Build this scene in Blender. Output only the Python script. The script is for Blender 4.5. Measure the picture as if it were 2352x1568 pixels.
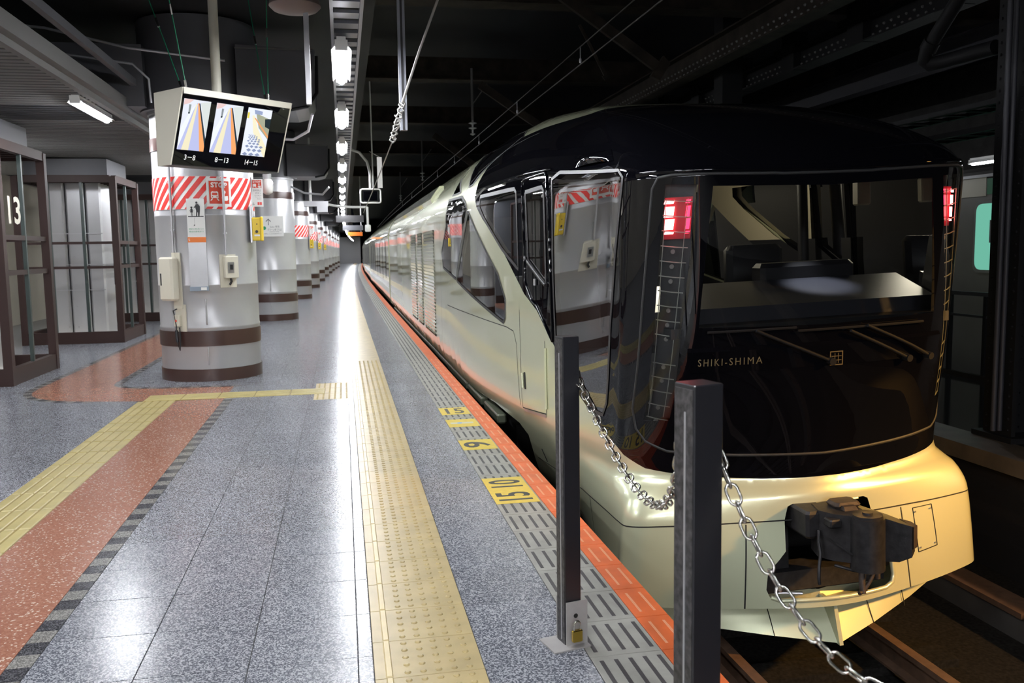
import bpy, math, random
import numpy as np
from mathutils import Vector, Matrix
from mathutils.geometry import delaunay_2d_cdt
random.seed(7)
for _o in list(bpy.data.objects): bpy.data.objects.remove(_o, do_unlink=True)
scene = bpy.context.scene
COL = scene.collection
R = math.radians

# ------------------------------------------------------------------ camera
F_PX, VPX, VPY, ROLL, CAMH = 2020.0, 787.0, 580.0, 2.0, 1.5
def _camera():
    d = np.array([(VPX-1176)/F_PX, (VPY-784)/F_PX, 1.0]); d /= np.linalg.norm(d)
    r = R(ROLL); g = np.array([math.sin(r), math.cos(r), 0.0]); g -= d*g.dot(d); g /= np.linalg.norm(g)
    X = np.cross(g, d); Rm = np.stack([X, d, -g], 1)          # world axes in camera (x right, y down, z forward)
    W = Rm.T
    m = Matrix(((W[0][0], -W[0][1], -W[0][2], 0), (W[1][0], -W[1][1], -W[1][2], 0), (W[2][0], -W[2][1], -W[2][2], CAMH), (0, 0, 0, 1)))
    cd = bpy.data.cameras.new('camera'); cd.sensor_width = 36; cd.lens = F_PX*36/2352
    cd.clip_start = 0.05; cd.clip_end = 600
    cd.dof.use_dof = True; cd.dof.focus_distance = 4.6; cd.dof.aperture_fstop = 6.3
    o = bpy.data.objects.new('camera', cd); COL.objects.link(o); o.matrix_world = m
    scene.camera = o
_camera()

# ------------------------------------------------------------------ world, exposure
w = bpy.data.worlds.new('night'); scene.world = w; w.use_nodes = True
w.node_tree.nodes['Background'].inputs[0].default_value = (0.55, 0.65, 0.9, 1)
w.node_tree.nodes['Background'].inputs[1].default_value = 0.004
scene.view_settings.view_transform = 'Standard'; scene.view_settings.look = 'None'
scene.view_settings.gamma = 1.0; scene.view_settings.use_curve_mapping = False
scene.view_settings.exposure = 0.0
LAMP_E = 185.0          # brightness of the fluorescent tubes
WARM_W = 27.0         # sodium floodlights beside the buffer end of the track (watts)

# ------------------------------------------------------------------ material helpers
def new_mat(name):
    m = bpy.data.materials.new(name); m.use_nodes = True
    nt = m.node_tree; return m, nt, nt.nodes, nt.links, nt.nodes['Principled BSDF']
def mat(name, col, rough=.5, metal=0, coat=0, coat_rough=.05, spec=.5, noise=0, nscale=20, emit=None, estr=0, bump=0, bscale=200):
    m, nt, N, L, b = new_mat(name)
    b.inputs['Base Color'].default_value = (*col, 1); b.inputs['Roughness'].default_value = rough
    b.inputs['Metallic'].default_value = metal; b.inputs['Coat Weight'].default_value = coat
    b.inputs['Coat Roughness'].default_value = coat_rough; b.inputs['Specular IOR Level'].default_value = spec
    if emit: b.inputs['Emission Color'].default_value = (*emit, 1); b.inputs['Emission Strength'].default_value = estr
    if noise:
        g = N.new('ShaderNodeNewGeometry'); t = N.new('ShaderNodeTexNoise'); t.inputs['Scale'].default_value = nscale; t.inputs['Detail'].default_value = 5
        L.new(g.outputs['Position'], t.inputs['Vector'])
        r = N.new('ShaderNodeMapRange'); r.inputs[1].default_value = .3; r.inputs[2].default_value = .7
        r.inputs[3].default_value = 1-noise; r.inputs[4].default_value = 1+noise
        L.new(t.outputs['Fac'], r.inputs[0])
        mx = N.new('ShaderNodeMix'); mx.data_type = 'RGBA'; mx.blend_type = 'MULTIPLY'; mx.inputs[0].default_value = 1
        mx.inputs[6].default_value = (*col, 1); L.new(r.outputs[0], mx.inputs[7]); L.new(mx.outputs[2], b.inputs['Base Color'])
    if bump:
        g = N.new('ShaderNodeNewGeometry'); t = N.new('ShaderNodeTexNoise'); t.inputs['Scale'].default_value = bscale; t.inputs['Detail'].default_value = 3
        L.new(g.outputs['Position'], t.inputs['Vector'])
        bp = N.new('ShaderNodeBump'); bp.inputs['Strength'].default_value = bump; bp.inputs['Distance'].default_value = .003
        L.new(t.outputs['Fac'], bp.inputs['Height']); L.new(bp.outputs[0], b.inputs['Normal'])
    return m
def speckle(name, c0, c1, c2, scale, rough, f1=.45, f2=.62, grid=None, rnoise=.04, var=.06):
    """polished terrazzo or granite: three mineral colours in random cells"""
    m, nt, N, L, b = new_mat(name)
    g = N.new('ShaderNodeNewGeometry')
    v = N.new('ShaderNodeTexVoronoi'); v.inputs['Scale'].default_value = scale; L.new(g.outputs['Position'], v.inputs['Vector'])
    sep = N.new('ShaderNodeSeparateColor'); L.new(v.outputs['Color'], sep.inputs[0])
    cr = N.new('ShaderNodeValToRGB'); e = cr.color_ramp.elements; cr.color_ramp.interpolation = 'CONSTANT'
    e[0].position = 0; e[0].color = (*c0, 1); e[1].position = f1; e[1].color = (*c1, 1)
    k = e.new(f2); k.color = (*c2, 1)
    L.new(sep.outputs[0], cr.inputs[0])
    oi = N.new('ShaderNodeObjectInfo'); mr = N.new('ShaderNodeMapRange'); mr.inputs[3].default_value = 1-var; mr.inputs[4].default_value = 1+var
    L.new(oi.outputs['Random'], mr.inputs[0])
    mx = N.new('ShaderNodeMix'); mx.data_type = 'RGBA'; mx.blend_type = 'MULTIPLY'; mx.inputs[0].default_value = 1
    L.new(cr.outputs[0], mx.inputs[6]); L.new(mr.outputs[0], mx.inputs[7])
    out = mx.outputs[2]
    if grid:
        x0, px, y0, py, lw = grid
        sp = N.new('ShaderNodeSeparateXYZ'); L.new(g.outputs['Position'], sp.inputs[0])
        ms = []
        for ax, o0, p in ((0, x0, px), (1, y0, py)):
            a = N.new('ShaderNodeMath'); a.operation = 'SUBTRACT'; a.inputs[1].default_value = o0; L.new(sp.outputs[ax], a.inputs[0])
            d = N.new('ShaderNodeMath'); d.operation = 'DIVIDE'; d.inputs[1].default_value = p; L.new(a.outputs[0], d.inputs[0])
            q = N.new('ShaderNodeMath'); q.operation = 'FLOORED_MODULO'; q.inputs[1].default_value = 1; L.new(d.outputs[0], q.inputs[0])
            s = N.new('ShaderNodeMath'); s.operation = 'LESS_THAN'; s.inputs[1].default_value = lw/p; L.new(q.outputs[0], s.inputs[0]); ms.append(s)
        mm = N.new('ShaderNodeMath'); mm.operation = 'MAXIMUM'; L.new(ms[0].outputs[0], mm.inputs[0]); L.new(ms[1].outputs[0], mm.inputs[1])
        m2 = N.new('ShaderNodeMix'); m2.data_type = 'RGBA'; L.new(mm.outputs[0], m2.inputs[0]); L.new(out, m2.inputs[6]); m2.inputs[7].default_value = (.05, .05, .055, 1)
        out = m2.outputs[2]
    L.new(out, b.inputs['Base Color'])
    n = N.new('ShaderNodeTexNoise'); n.inputs['Scale'].default_value = 3; L.new(g.outputs['Position'], n.inputs['Vector'])
    mr2 = N.new('ShaderNodeMapRange'); mr2.inputs[3].default_value = rough-rnoise; mr2.inputs[4].default_value = rough+rnoise
    L.new(n.outputs['Fac'], mr2.inputs[0]); L.new(mr2.outputs[0], b.inputs['Roughness'])
    return m
def emis(name, col, s):
    m, nt, N, L, b = new_mat(name)
    b.inputs['Base Color'].default_value = (0, 0, 0, 1); b.inputs['Specular IOR Level'].default_value = 0
    b.inputs['Emission Color'].default_value = (*col, 1); b.inputs['Emission Strength'].default_value = s
    return m
def glass(name, tint, ior=1.5, rough=0.0, extra=0.0):
    """thin window pane: see-through body with a Fresnel reflection"""
    m = bpy.data.materials.new(name); m.use_nodes = True; nt = m.node_tree; N, L = nt.nodes, nt.links; N.clear()
    o = N.new('ShaderNodeOutputMaterial'); t = N.new('ShaderNodeBsdfTransparent'); t.inputs[0].default_value = (*tint, 1)
    g = N.new('ShaderNodeBsdfGlossy'); g.inputs['Roughness'].default_value = rough; g.inputs[0].default_value = (1, 1, 1, 1)
    f = N.new('ShaderNodeFresnel'); f.inputs[0].default_value = ior
    mx = N.new('ShaderNodeMixShader')
    if extra:
        a = N.new('ShaderNodeMath'); a.operation = 'ADD'; a.inputs[1].default_value = extra; a.use_clamp = True
        L.new(f.outputs[0], a.inputs[0]); L.new(a.outputs[0], mx.inputs[0])
    else: L.new(f.outputs[0], mx.inputs[0])
    L.new(t.outputs[0], mx.inputs[1]); L.new(g.outputs[0], mx.inputs[2]); L.new(mx.outputs[0], o.inputs[0])
    return m

M = {}
M['granite'] = speckle('blue grey granite', (.075,.08,.10), (.18,.19,.215), (.37,.38,.41), 190, .23)
M['granite_far'] = speckle('blue grey granite paving', (.075,.08,.10), (.18,.19,.215), (.37,.38,.41), 190, .23, grid=(.005,.395,2.405,.395,.003))
M['terracotta'] = speckle('terracotta terrazzo', (.31,.13,.085), (.37,.165,.11), (.62,.47,.38), 120, .2, f1=.5, f2=.92)
M['tactile'] = mat('ochre tactile rubber', (.43,.335,.155), .34, noise=.14, nscale=7)
M['tactile_line'] = mat('pale ochre line', (.58,.46,.22), .32, noise=.1, nscale=9)
M['guide'] = mat('yellow guide tile', (.44,.365,.15), .38, noise=.12, nscale=6)
M['guide_groove'] = mat('guide tile groove', (.26,.19,.055), .5)
M['edge_grey'] = mat('grey edge tile', (.30,.295,.265), .45, noise=.16, nscale=8)
M['edge_dark'] = mat('dark anti slip insert', (.045,.042,.045), .5)
M['orange'] = mat('orange edge tile', (.66,.135,.035), .4, noise=.12, nscale=9)
M['orange_worn'] = mat('worn orange ridge', (.72,.36,.22), .4)
M['dash_dark'] = speckle('dark border stone', (.035,.035,.042), (.06,.06,.07), (.12,.12,.13), 220, .16)
M['dash_light'] = speckle('grey border stone', (.15,.145,.135), (.22,.21,.195), (.33,.32,.3), 220, .16)
M['grout'] = mat('dark grout', (.05,.05,.055), .8)
M['concrete'] = mat('sooty concrete', (.04,.038,.036), .85, noise=.3, nscale=3)
M['ballast'] = mat('dark oily ballast', (.012,.011,.010), 1.0, spec=.1, noise=.5, nscale=40)
M['rail'] = mat('rusty rail', (.09,.05,.03), .75, .1, noise=.3, nscale=12)
M['rail_top'] = mat('worn rail head', (.25,.2,.16), .3, .9)
M['silver'] = mat('silver column paint', (.43,.43,.442), .33, .35, noise=.04, nscale=2.5)
M['brown'] = mat('dark brown paint', (.050,.024,.020), .3)
M['brown_steel'] = mat('brown steel frame', (.034,.017,.015), .5, 0, spec=.3)
M['white'] = mat('white print', (.78,.78,.76), .4)
M['red'] = mat('red print', (.70,.045,.04), .35)
M['redbrown'] = mat('brick red print', (.60,.07,.04), .35)
M['black'] = mat('black print', (.012,.012,.016), .4)
M['greyprint'] = mat('grey print', (.16,.16,.17), .5)
M['green'] = mat('green print', (.02,.30,.13), .45)
M['orange_p'] = mat('orange print', (.80,.19,.02), .4)
M['bluegrey_p'] = mat('blue grey print', (.22,.27,.33), .4)
M['yellow'] = mat('yellow plastic', (.72,.50,.02), .35)
M['yellow_s'] = mat('yellow sticker', (.66,.50,.07), .4, noise=.08, nscale=30)
M['cream'] = mat('cream enamel', (.62,.59,.49), .4)
M['steel'] = mat('brushed steel', (.42,.42,.43), .3, .8, noise=.06, nscale=5)
M['chrome'] = mat('bright chain steel', (.55,.53,.49), .22, 1.0)
M['zinc'] = mat('zinc conduit', (.48,.48,.50), .35, .6)
M['brass'] = mat('brass', (.55,.38,.08), .25, 1.0)
M['tray'] = mat('galvanised tray', (.30,.31,.35), .4, .5)
M['duct'] = mat('dark grey duct cladding', (.095,.095,.107), .45, .2, noise=.12, nscale=1.2)
M['slat'] = mat('grey ceiling slat', (.13,.127,.125), .5, .2)
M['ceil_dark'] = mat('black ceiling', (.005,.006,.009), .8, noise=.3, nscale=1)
M['girder'] = mat('sooty brown girder', (.022,.017,.013), .8, 0, spec=.2, noise=.5, nscale=4)
M['girder_black'] = mat('black girder', (.005,.005,.006), .7, 0, spec=.25)
M['girder_blue'] = mat('blue grey beam', (.024,.024,.032), .6)
M['post'] = mat('black post paint', (.012,.012,.015), .32, .0, coat=.3, coat_rough=.25)
M['post_rough'] = mat('chipped black post side', (.05,.048,.05), .45, .3, noise=.75, nscale=60, bump=.5, bscale=90)
M['tube'] = emis('fluorescent tube', (.93,.955,1.0), LAMP_E)
M['wire'] = mat('copper wire', (.13,.12,.11), .4, .6)
M['rope'] = mat('grey rope', (.36,.35,.33), .8)
M['greenwire'] = mat('green coated wire', (.01,.22,.11), .5)
M['ceramic'] = mat('glazed insulator', (.45,.46,.46), .2)
M['wall_cream'] = mat('cream wall', (.50,.46,.38), .5)
M['wall_endgrey'] = mat('pale grey end wall', (.33,.33,.35), .5)
M['wall_grey'] = mat('slate grey wall', (.10,.105,.12), .45)
M['gold'] = mat('champagne car paint', (.66,.685,.475), .30, .45, coat=1.0, coat_rough=.02, spec=.6)
M['gloss_black'] = mat('gloss black panel', (.002,.002,.003), .3, 0, coat=.7, coat_rough=.015, spec=0)
M['satin_black'] = mat('satin black trim', (.022,.021,.023), .42)
M['rubber'] = mat('rubber seal', (.014,.014,.015), .6)
M['frame_grey'] = mat('grey window frame', (.15,.14,.135), .45)
M['seam'] = mat('panel gap', (.006,.006,.005), .8)
M['under'] = mat('black underframe', (.012,.012,.013), .6)
M['under_green'] = mat('olive pipe', (.10,.115,.08), .35, .3, coat=.6)
M['coupler'] = mat('greasy coupler iron', (.030,.028,.030), .5, .55, noise=.35, nscale=25, bump=.3, bscale=60)
M['coupler_rust'] = mat('rusty coupler iron', (.05,.036,.030), .6, .4, noise=.4, nscale=30)
M['glass_side'] = glass('side window glass', (.40,.41,.40), 1.6, extra=.16)
M['glass_front'] = glass('windscreen glass', (.6,.61,.61), 1.5)
M['glass_clear'] = glass('clear glass', (.9,.92,.92), 1.45)
M['cab_cream'] = mat('cream cab lining', (.48,.43,.31), .5)
M['cab_dark'] = mat('dark cab lining', (.010,.010,.013), .5)
M['desk'] = mat('grey driver desk', (.045,.047,.06), .36, .3)
M['wiper'] = mat('matt black wiper', (.006,.006,.007), .7, spec=.2)
M['gilt'] = mat('gilt lettering', (.34,.27,.15), .35, .8)
M['led_red'] = emis('red tail lamp', (1.0,.02,.06), 6.0)
M['led_core'] = emis('red tail lamp core', (1.0,.16,.16), 14.0)
M['tail_red'] = mat('red lamp reflector', (.14,.004,.010), .3, emit=(1,.01,.05), estr=.10)
M['wirelight'] = mat('thin light guide', (.30,.30,.27), .3, .2)
M['stainless'] = mat('stainless side', (.30,.29,.28), .35, .8, noise=.05, nscale=3)
M['train_green'] = mat('green stripe', (.015,.20,.085), .4)
M['teal_lit'] = emis('lit carriage interior', (.25,.78,.58), .62)
M['white_lit'] = emis('backlit white panel', (1.0,.96,.86), 3.0)

# ------------------------------------------------------------------ mesh builder
class MB:
    def __init__(s): s.v = []; s.f = []; s.m = []; s.mi = 0
    def add(s, vs, fs, mi=None):
        b = len(s.v); s.v += [tuple(map(float, p)) for p in vs]
        for f in fs: s.f.append(tuple(i+b for i in f)); s.m.append(s.mi if mi is None else mi)
        return s
    def box(s, x0, x1, y0, y1, z0, z1, mi=None):
        return s.add([(x0,y0,z0),(x1,y0,z0),(x1,y1,z0),(x0,y1,z0),(x0,y0,z1),(x1,y0,z1),(x1,y1,z1),(x0,y1,z1)],
            [(0,3,2,1),(4,5,6,7),(0,1,5,4),(1,2,6,5),(2,3,7,6),(3,0,4,7)], mi)
    def hexa(s, p, mi=None):      # eight corners, bottom 4 then top 4
        return s.add(p, [(0,3,2,1),(4,5,6,7),(0,1,5,4),(1,2,6,5),(2,3,7,6),(3,0,4,7)], mi)
    def bbox(s, x0, x1, y0, y1, z0, z1, b, mi=None):   # box with chamfered vertical edges and top
        o = [(x0+b,y0),(x1-b,y0),(x1,y0+b),(x1,y1-b),(x1-b,y1),(x0+b,y1),(x0,y1-b),(x0,y0+b)]
        cx, cy = (x0+x1)/2, (y0+y1)/2
        def inn(p): return (p[0]+(b if p[0] < cx else -b)*.7, p[1]+(b if p[1] < cy else -b)*.7)
        vs = [(x,y,z0+b) for x,y in o]+[(x,y,z1-b) for x,y in o]+[(*inn(p),z1) for p in o]+[(*inn(p),z0) for p in o]
        fs = []
        for i in range(8):
            j = (i+1) % 8
            fs += [(i,j,8+j,8+i),(8+i,8+j,16+j,16+i),(24+i,24+j,j,i)]
        fs += [tuple(range(16,24)), tuple(range(31,23,-1))]
        return s.add(vs, fs, mi)
    def cyl(s, p0, p1, r0, r1=None, n=16, caps=True, mi=None):
        r1 = r0 if r1 is None else r1
        p0 = Vector(p0); p1 = Vector(p1); d = (p1-p0).normalized()
        u = d.orthogonal().normalized(); w = d.cross(u)
        vs = []
        for p, r in ((p0, r0), (p1, r1)):
            for i in range(n):
                a = 2*math.pi*i/n; vs.append(p+(u*math.cos(a)+w*math.sin(a))*r)
        fs = [(i,(i+1)%n,n+(i+1)%n,n+i) for i in range(n)]
        if caps: fs += [tuple(range(n-1,-1,-1)), tuple(range(n,2*n))]
        return s.add(vs, fs, mi)
    def vcyl(s, cx, cy, prof, n=32, caps=True, mi=None):   # lathe about a vertical axis, prof = [(r, z)]
        vs = []
        for r, z in prof:
            for i in range(n):
                a = 2*math.pi*i/n; vs.append((cx+r*math.cos(a), cy+r*math.sin(a), z))
        fs = []
        for k in range(len(prof)-1):
            for i in range(n):
                j = (i+1) % n; fs.append((k*n+i,k*n+j,(k+1)*n+j,(k+1)*n+i))
        if caps: fs += [tuple(range(n-1,-1,-1)), tuple(range((len(prof)-1)*n, len(prof)*n))]
        return s.add(vs, fs, mi)
    def tube(s, pts, r, n=8, closed=False, mi=None):
        P = [Vector(p) for p in pts]; m = len(P); vs = []; u = None
        for i in range(m):
            if closed: d = P[(i+1)%m]-P[i-1]
            else: d = P[min(i+1,m-1)]-P[max(i-1,0)]
            d.normalize()
            if u is None: u = d.orthogonal().normalized()
            u = (u-d*u.dot(d)); u = u.normalized() if u.length > 1e-6 else d.orthogonal().normalized()
            w = d.cross(u); rr = r[i] if isinstance(r, (list, tuple)) else r
            for k in range(n):
                a = 2*math.pi*k/n; vs.append(P[i]+(u*math.cos(a)+w*math.sin(a))*rr)
        fs = []
        for i in range(m if closed else m-1):
            j = (i+1) % m
            for k in range(n): fs.append((i*n+k,i*n+(k+1)%n,j*n+(k+1)%n,j*n+k))
        if not closed: fs += [tuple(range(n-1,-1,-1)), tuple(range((m-1)*n, m*n))]
        return s.add(vs, fs, mi)
    def prism(s, poly, f0, f1, mi=None):    # poly of 2D points, f0/f1 map 2D -> 3D bottom / top
        n = len(poly); vs = [f0(*p) for p in poly]+[f1(*p) for p in poly]
        fs = [tuple(range(n-1,-1,-1)), tuple(range(n,2*n))]+[(i,(i+1)%n,n+(i+1)%n,n+i) for i in range(n)]
        return s.add(vs, fs, mi)
    def xf(s, fn): s.v = [tuple(fn(*p)) for p in s.v]; return s
    def build(s, name, mats, parent=None, smooth=None, loc=None):
        me = bpy.data.meshes.new(name); me.from_pydata(s.v, [], s.f)
        if not isinstance(mats, (list, tuple)): mats = [mats]
        for m_ in mats: me.materials.append(M[m_] if isinstance(m_, str) else m_)
        if len(mats) > 1: me.polygons.foreach_set('material_index', s.m)
        if smooth is not None:
            me.polygons.foreach_set('use_smooth', [True]*len(me.polygons)); me.set_sharp_from_angle(angle=R(smooth))
        me.update(); me.validate()
        return link(name, me, parent, loc)
def link(name, me, parent=None, loc=None):
    o = bpy.data.objects.new(name, me); COL.objects.link(o)
    if parent: o.parent = parent
    if loc: o.location = loc
    return o
def tag(o, label, cat, group=None):
    o['label'] = label; o['category'] = cat
    if group: o['group'] = group
    return o
def thing(name, label, cat, loc=(0,0,0), rotz=0, group=None):
    o = bpy.data.objects.new(name, None); COL.objects.link(o); o.location = loc; o.rotation_euler = (0,0,rotz)
    o.empty_display_size = .1
    return tag(o, label, cat, group)
def struct(o): o['kind'] = 'structure'; return o
def kids(o): return [c for c in COL.objects if c.parent == o]
def copy_tree(o, parent=None):
    c = o.copy(); COL.objects.link(c); c.parent = parent
    for ch in list(o.children): copy_tree(ch, c)
    return c
def bx(y):       # the far platform swings gently to the right
    return (y-25)**2/6600 if y > 25 else 0.0
def bslope(y): return (y-25)/3300 if y > 25 else 0.0
_txt = {}
def text_mesh(body, size=1.0, bold=0.0, space=1.0):
    k = (body, bold, space)
    if k not in _txt:
        cu = bpy.data.curves.new('t', 'FONT'); cu.body = body; cu.size = 1; cu.offset = bold; cu.space_character = space
        cu.align_x = 'CENTER'; cu.align_y = 'CENTER'; cu.resolution_u = 3; cu.fill_mode = 'FRONT'
        o = bpy.data.objects.new('t', cu); COL.objects.link(o)
        dg = bpy.context.evaluated_depsgraph_get(); me = o.evaluated_get(dg).to_mesh()
        vs = [tuple(v.co) for v in me.vertices]; fs = [tuple(p.vertices) for p in me.polygons]
        o.evaluated_get(dg).to_mesh_clear(); bpy.data.objects.remove(o); bpy.data.curves.remove(cu)
        if vs:
            xs = [v[0] for v in vs]; ys = [v[1] for v in vs]
            cx, cy = (min(xs)+max(xs))/2, (min(ys)+max(ys))/2; wd, hh = max(xs)-min(xs), max(ys)-min(ys)
        else: cx = cy = 0; wd = hh = 1
        _txt[k] = ([((x-cx), (y-cy)) for x, y, z in vs], fs, wd, hh)
    return _txt[k]
def put_text(mb, body, fn, w=None, h=None, bold=0.0, space=1.0, mi=None):
    """letters scaled to the box w x h (either may be None), each 2D point placed by fn(x, y)"""
    vs, fs, wd, hh = text_mesh(body, 1, bold, space)
    sx = w/wd if w else h/hh; sy = h/hh if h else sx
    mb.add([fn(x*sx, y*sy) for x, y in vs], fs, mi)
# ================================================================== STRUCTURE: platform floor
def strip(mb, x0, x1, y0, y1, z, mi=None, dz=None, n=None):
    """long flat strip that follows the platform bend; dz gives it a thickness"""
    ys = [y0, y1] if y1 <= 25.5 else sorted(set([y0]+[y for y in np.linspace(max(y0, 25), y1, 24)]+([25.0] if y0 < 25 else [])))
    vs = []; fs = []
    for y in ys: vs += [(x0+bx(y), y, z), (x1+bx(y), y, z)]
    for i in range(len(ys)-1): fs.append((2*i, 2*i+1, 2*i+3, 2*i+2))
    mb.add(vs, fs, mi)
    if dz:
        b = len(ys)*2; vs2 = vs+[(x, y, zz-dz) for x, y, zz in vs]
        fs2 = [(2*i+1, b+2*i+1, b+2*i+3, 2*i+3) for i in range(len(ys)-1)]+[(2*i, 2*i+2, b+2*i+2, b+2*i) for i in range(len(ys)-1)]+[(0, b, b+1, 1)]
        mb.add(vs2, fs2, mi)
YN0, TG, NR = 2.405, .395, 25
YN1 = YN0+TG*NR
FAR = 230.0
mb = MB(); strip(mb, -7.2, 1.262, -12, FAR, -.006, dz=1.15)
FLOOR = struct(mb.build('floor', 'grout'))
mb = MB()
strip(mb, -7.2, .06, -12, YN0, 0); strip(mb, .455, .845, -12, YN0, 0)
strip(mb, -7.2, .06, YN1, FAR, 0); strip(mb, .455, .845, YN1, FAR, 0)
strip(mb, -7.2, -3.71, YN0, YN1, 0); strip(mb, -3.71, -2.13, YN0, YN0+8*TG, 0)
mb.build('distant_paving', 'granite_far', FLOOR)
mb = MB(); strip(mb, .06, .455, -12, YN0, 0); strip(mb, .06, .455, YN1, FAR, .001)
for k in range(5): strip(mb, .155+.06*k, .185+.06*k, YN1, 60, .004)
mb.build('distant_tactile_strip', 'tactile', FLOOR)
mb = MB(); strip(mb, .105, .13, YN1, FAR, .003); mb.build('distant_tactile_line', 'tactile_line', FLOOR)
mb = MB(); strip(mb, .845, 1.125, -12, YN0, 0); strip(mb, .845, 1.125, YN1, FAR, 0)
mb.build('distant_edge_strip', 'edge_grey', FLOOR)
mb = MB()
for k in range(5): strip(mb, .868+.055*k, .886+.055*k, YN1, 70, .0008)
mb.build('distant_anti_slip_lines', 'edge_dark', FLOOR)
mb = MB(); strip(mb, 1.125, 1.265, -12, YN0, .001, dz=.06); strip(mb, 1.125, 1.265, YN1, FAR, .001, dz=.06)
mb.build('distant_orange_edge', 'orange', FLOOR)

def tile_mesh(name, w, d, mats, extra=None, gap=.0016, ch=.0012, th=.0055, mi=0):
    mb = MB(); x1, y1 = w/2-gap, d/2-gap
    o = [(-x1,-y1),(x1,-y1),(x1,y1),(-x1,y1)]; q = [(-x1+ch,-y1+ch),(x1-ch,-y1+ch),(x1-ch,y1-ch),(-x1+ch,y1-ch)]
    mb.add([(x,y,-th) for x,y in o]+[(x,y,-ch) for x,y in o]+[(x,y,0) for x,y in q],
           [(i,(i+1)%4,4+(i+1)%4,4+i) for i in range(4)]+[(4+i,4+(i+1)%4,8+(i+1)%4,8+i) for i in range(4)]+[(8,9,10,11)], mi)
    if extra: extra(mb)
    ob = mb.build(name, mats); me = ob.data; bpy.data.objects.remove(ob); return me
def lay(name, me, pts, parent=FLOOR):
    for p in pts: link(name, me, parent, p)
# granite tiles
g395 = tile_mesh('granite_tile', .395, TG, 'granite')
def rows(r0=0, r1=NR): return [YN0+TG*(i+.5) for i in range(r0, r1)]
lay('granite_tile', g395, [(x, y, 0) for x in (-.1925, -.5875, -.9825) for y in rows()])
lay('granite_tile', g395, [(x, y, 0) for x in (-2.3275, -2.7225, -3.1175, -3.5125) for y in rows(8)])
lay('granite_tile', g395, [(x, y, 0) for x in (-1.3775, -1.7725) for y in rows(19)])
gm = tile_mesh('granite_tile', .16, TG, 'granite'); lay('granite_tile', gm, [(-2.05, y, 0) for y in rows(19)])
lay('granite_tile', tile_mesh('granite_tile', .39, TG, 'granite'), [(.65, y, 0) for y in rows()])
lay('narrow_granite_tile', tile_mesh('narrow_granite_tile', .055, TG, 'granite'), [(.0325, y, 0) for y in rows()])
# tactile warning tiles with an inner line
def dots(mb):
    mb.mi = 0
    for i in range(5):
        for j in range(5):
            x, y = -.1975+.118+.056*i, -.12+.06*j
            n = 10; vs = []
            for r, z in ((.0125, 0), (.0115, .0028), (.0075, .005)):
                for k in range(n): vs.append((x+r*math.cos(2*math.pi*k/n), y+r*math.sin(2*math.pi*k/n), z))
            fs = [(q*n+k, q*n+(k+1) % n, (q+1)*n+(k+1) % n, (q+1)*n+k) for q in range(2) for k in range(n)]+[tuple(range(2*n, 3*n))]
            mb.add(vs, fs, 0)
    x0 = -.1975+.040
    mb.hexa([(x0,-.145,0),(x0+.026,-.145,0),(x0+.026,.145,0),(x0,.145,0),(x0+.004,-.142,.005),(x0+.022,-.142,.005),(x0+.022,.142,.005),(x0+.004,.142,.005)], 1)
tt = tile_mesh('tactile_tile', .395, .30, ['tactile', 'tactile_line'], dots)
Y3 = [YN0+.15+.3*i for i in range(33) if YN0+.3*(i+1) < YN1+.15]
lay('tactile_tile', tt, [(.2575, y, 0) for y in Y3])
# grey anti-slip edge tiles and orange edge tiles
def grooves(mb):
    for k in range(5):
        x = -.14+.022+.055*k+.012
        mb.box(x-.008, x+.008, -.115, .115, -.001, .0006, 1)
ge = tile_mesh('edge_tile', .28, .30, ['edge_grey', 'edge_dark'], grooves)
STICK = [(7.95, 8.31), (7.37, 7.71), (6.48, 6.83), (5.02, 5.62)]
lay('edge_tile', ge, [(.985, y, 0) for y in Y3])
def worn(mb):
    for k in (-1, 1):
        for q in (-.003, .003): mb.box(.03*k-.002+q, .03*k+.002+q, -.1, .1, -.001, .0012, 1)
oe = tile_mesh('orange_edge_tile', .14, .30, ['orange', 'orange_worn'], worn, th=.06)
lay('orange_edge_tile', oe, [(1.195, y, .0005) for y in Y3])
# terracotta terrazzo path with its dog-leg round the column
def smoothpoly(pts, n=6):
    out = []; m = len(pts)
    for i in range(m):
        p0, p1, p2 = Vector(pts[i-1]), Vector(pts[i]), Vector(pts[(i+1) % m])
        if len(pts[i]) > 2:
            r = pts[i][2]; p0, p1, p2 = p0.xy, p1.xy, p2.xy
            a = p1+(p0-p1).normalized()*r; b = p1+(p2-p1).normalized()*r
            for k in range(n+1):
                t = k/n; out.append(tuple(a*(1-t)**2+p1*2*t*(1-t)+b*t*t))
        else: out.append(tuple(p1.xy))
    return out
mb = MB()
mb.box(-1.75, -1.27, YN0-.4, 9.5, -.0045, .0)
path = smoothpoly([(-1.27,9.5,0.01),(-1.27,10.36,.01),(-2.70,10.52,.55),(-2.75,24.9,.01),(-3.49,24.9,.01),(-3.47,9.9,.9),(-2.1,9.56,.01)])
mb.add([(x,y,.0008) for x,y in path], [tuple(range(len(path)))])
mb.add([(-2.75,24.9,.0008),(-2.75+bx(90),90,.0008),(-3.49+bx(90),90,.0008),(-3.49,24.9,.0008)], [(0,1,2,3)])
mb.build('terracotta_path', 'terracotta', FLOOR)
dk = tile_mesh('border_tile', .09, .1085, 'dash_dark'); dl = tile_mesh('border_tile', .09, .1085, 'dash_light')
lay('border_tile', dk, [(-1.225, 2.46+.217*i, 0) for i in range(33)]); lay('border_tile', dl, [(-1.225, 2.5685+.217*i, 0) for i in range(33)])
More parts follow.
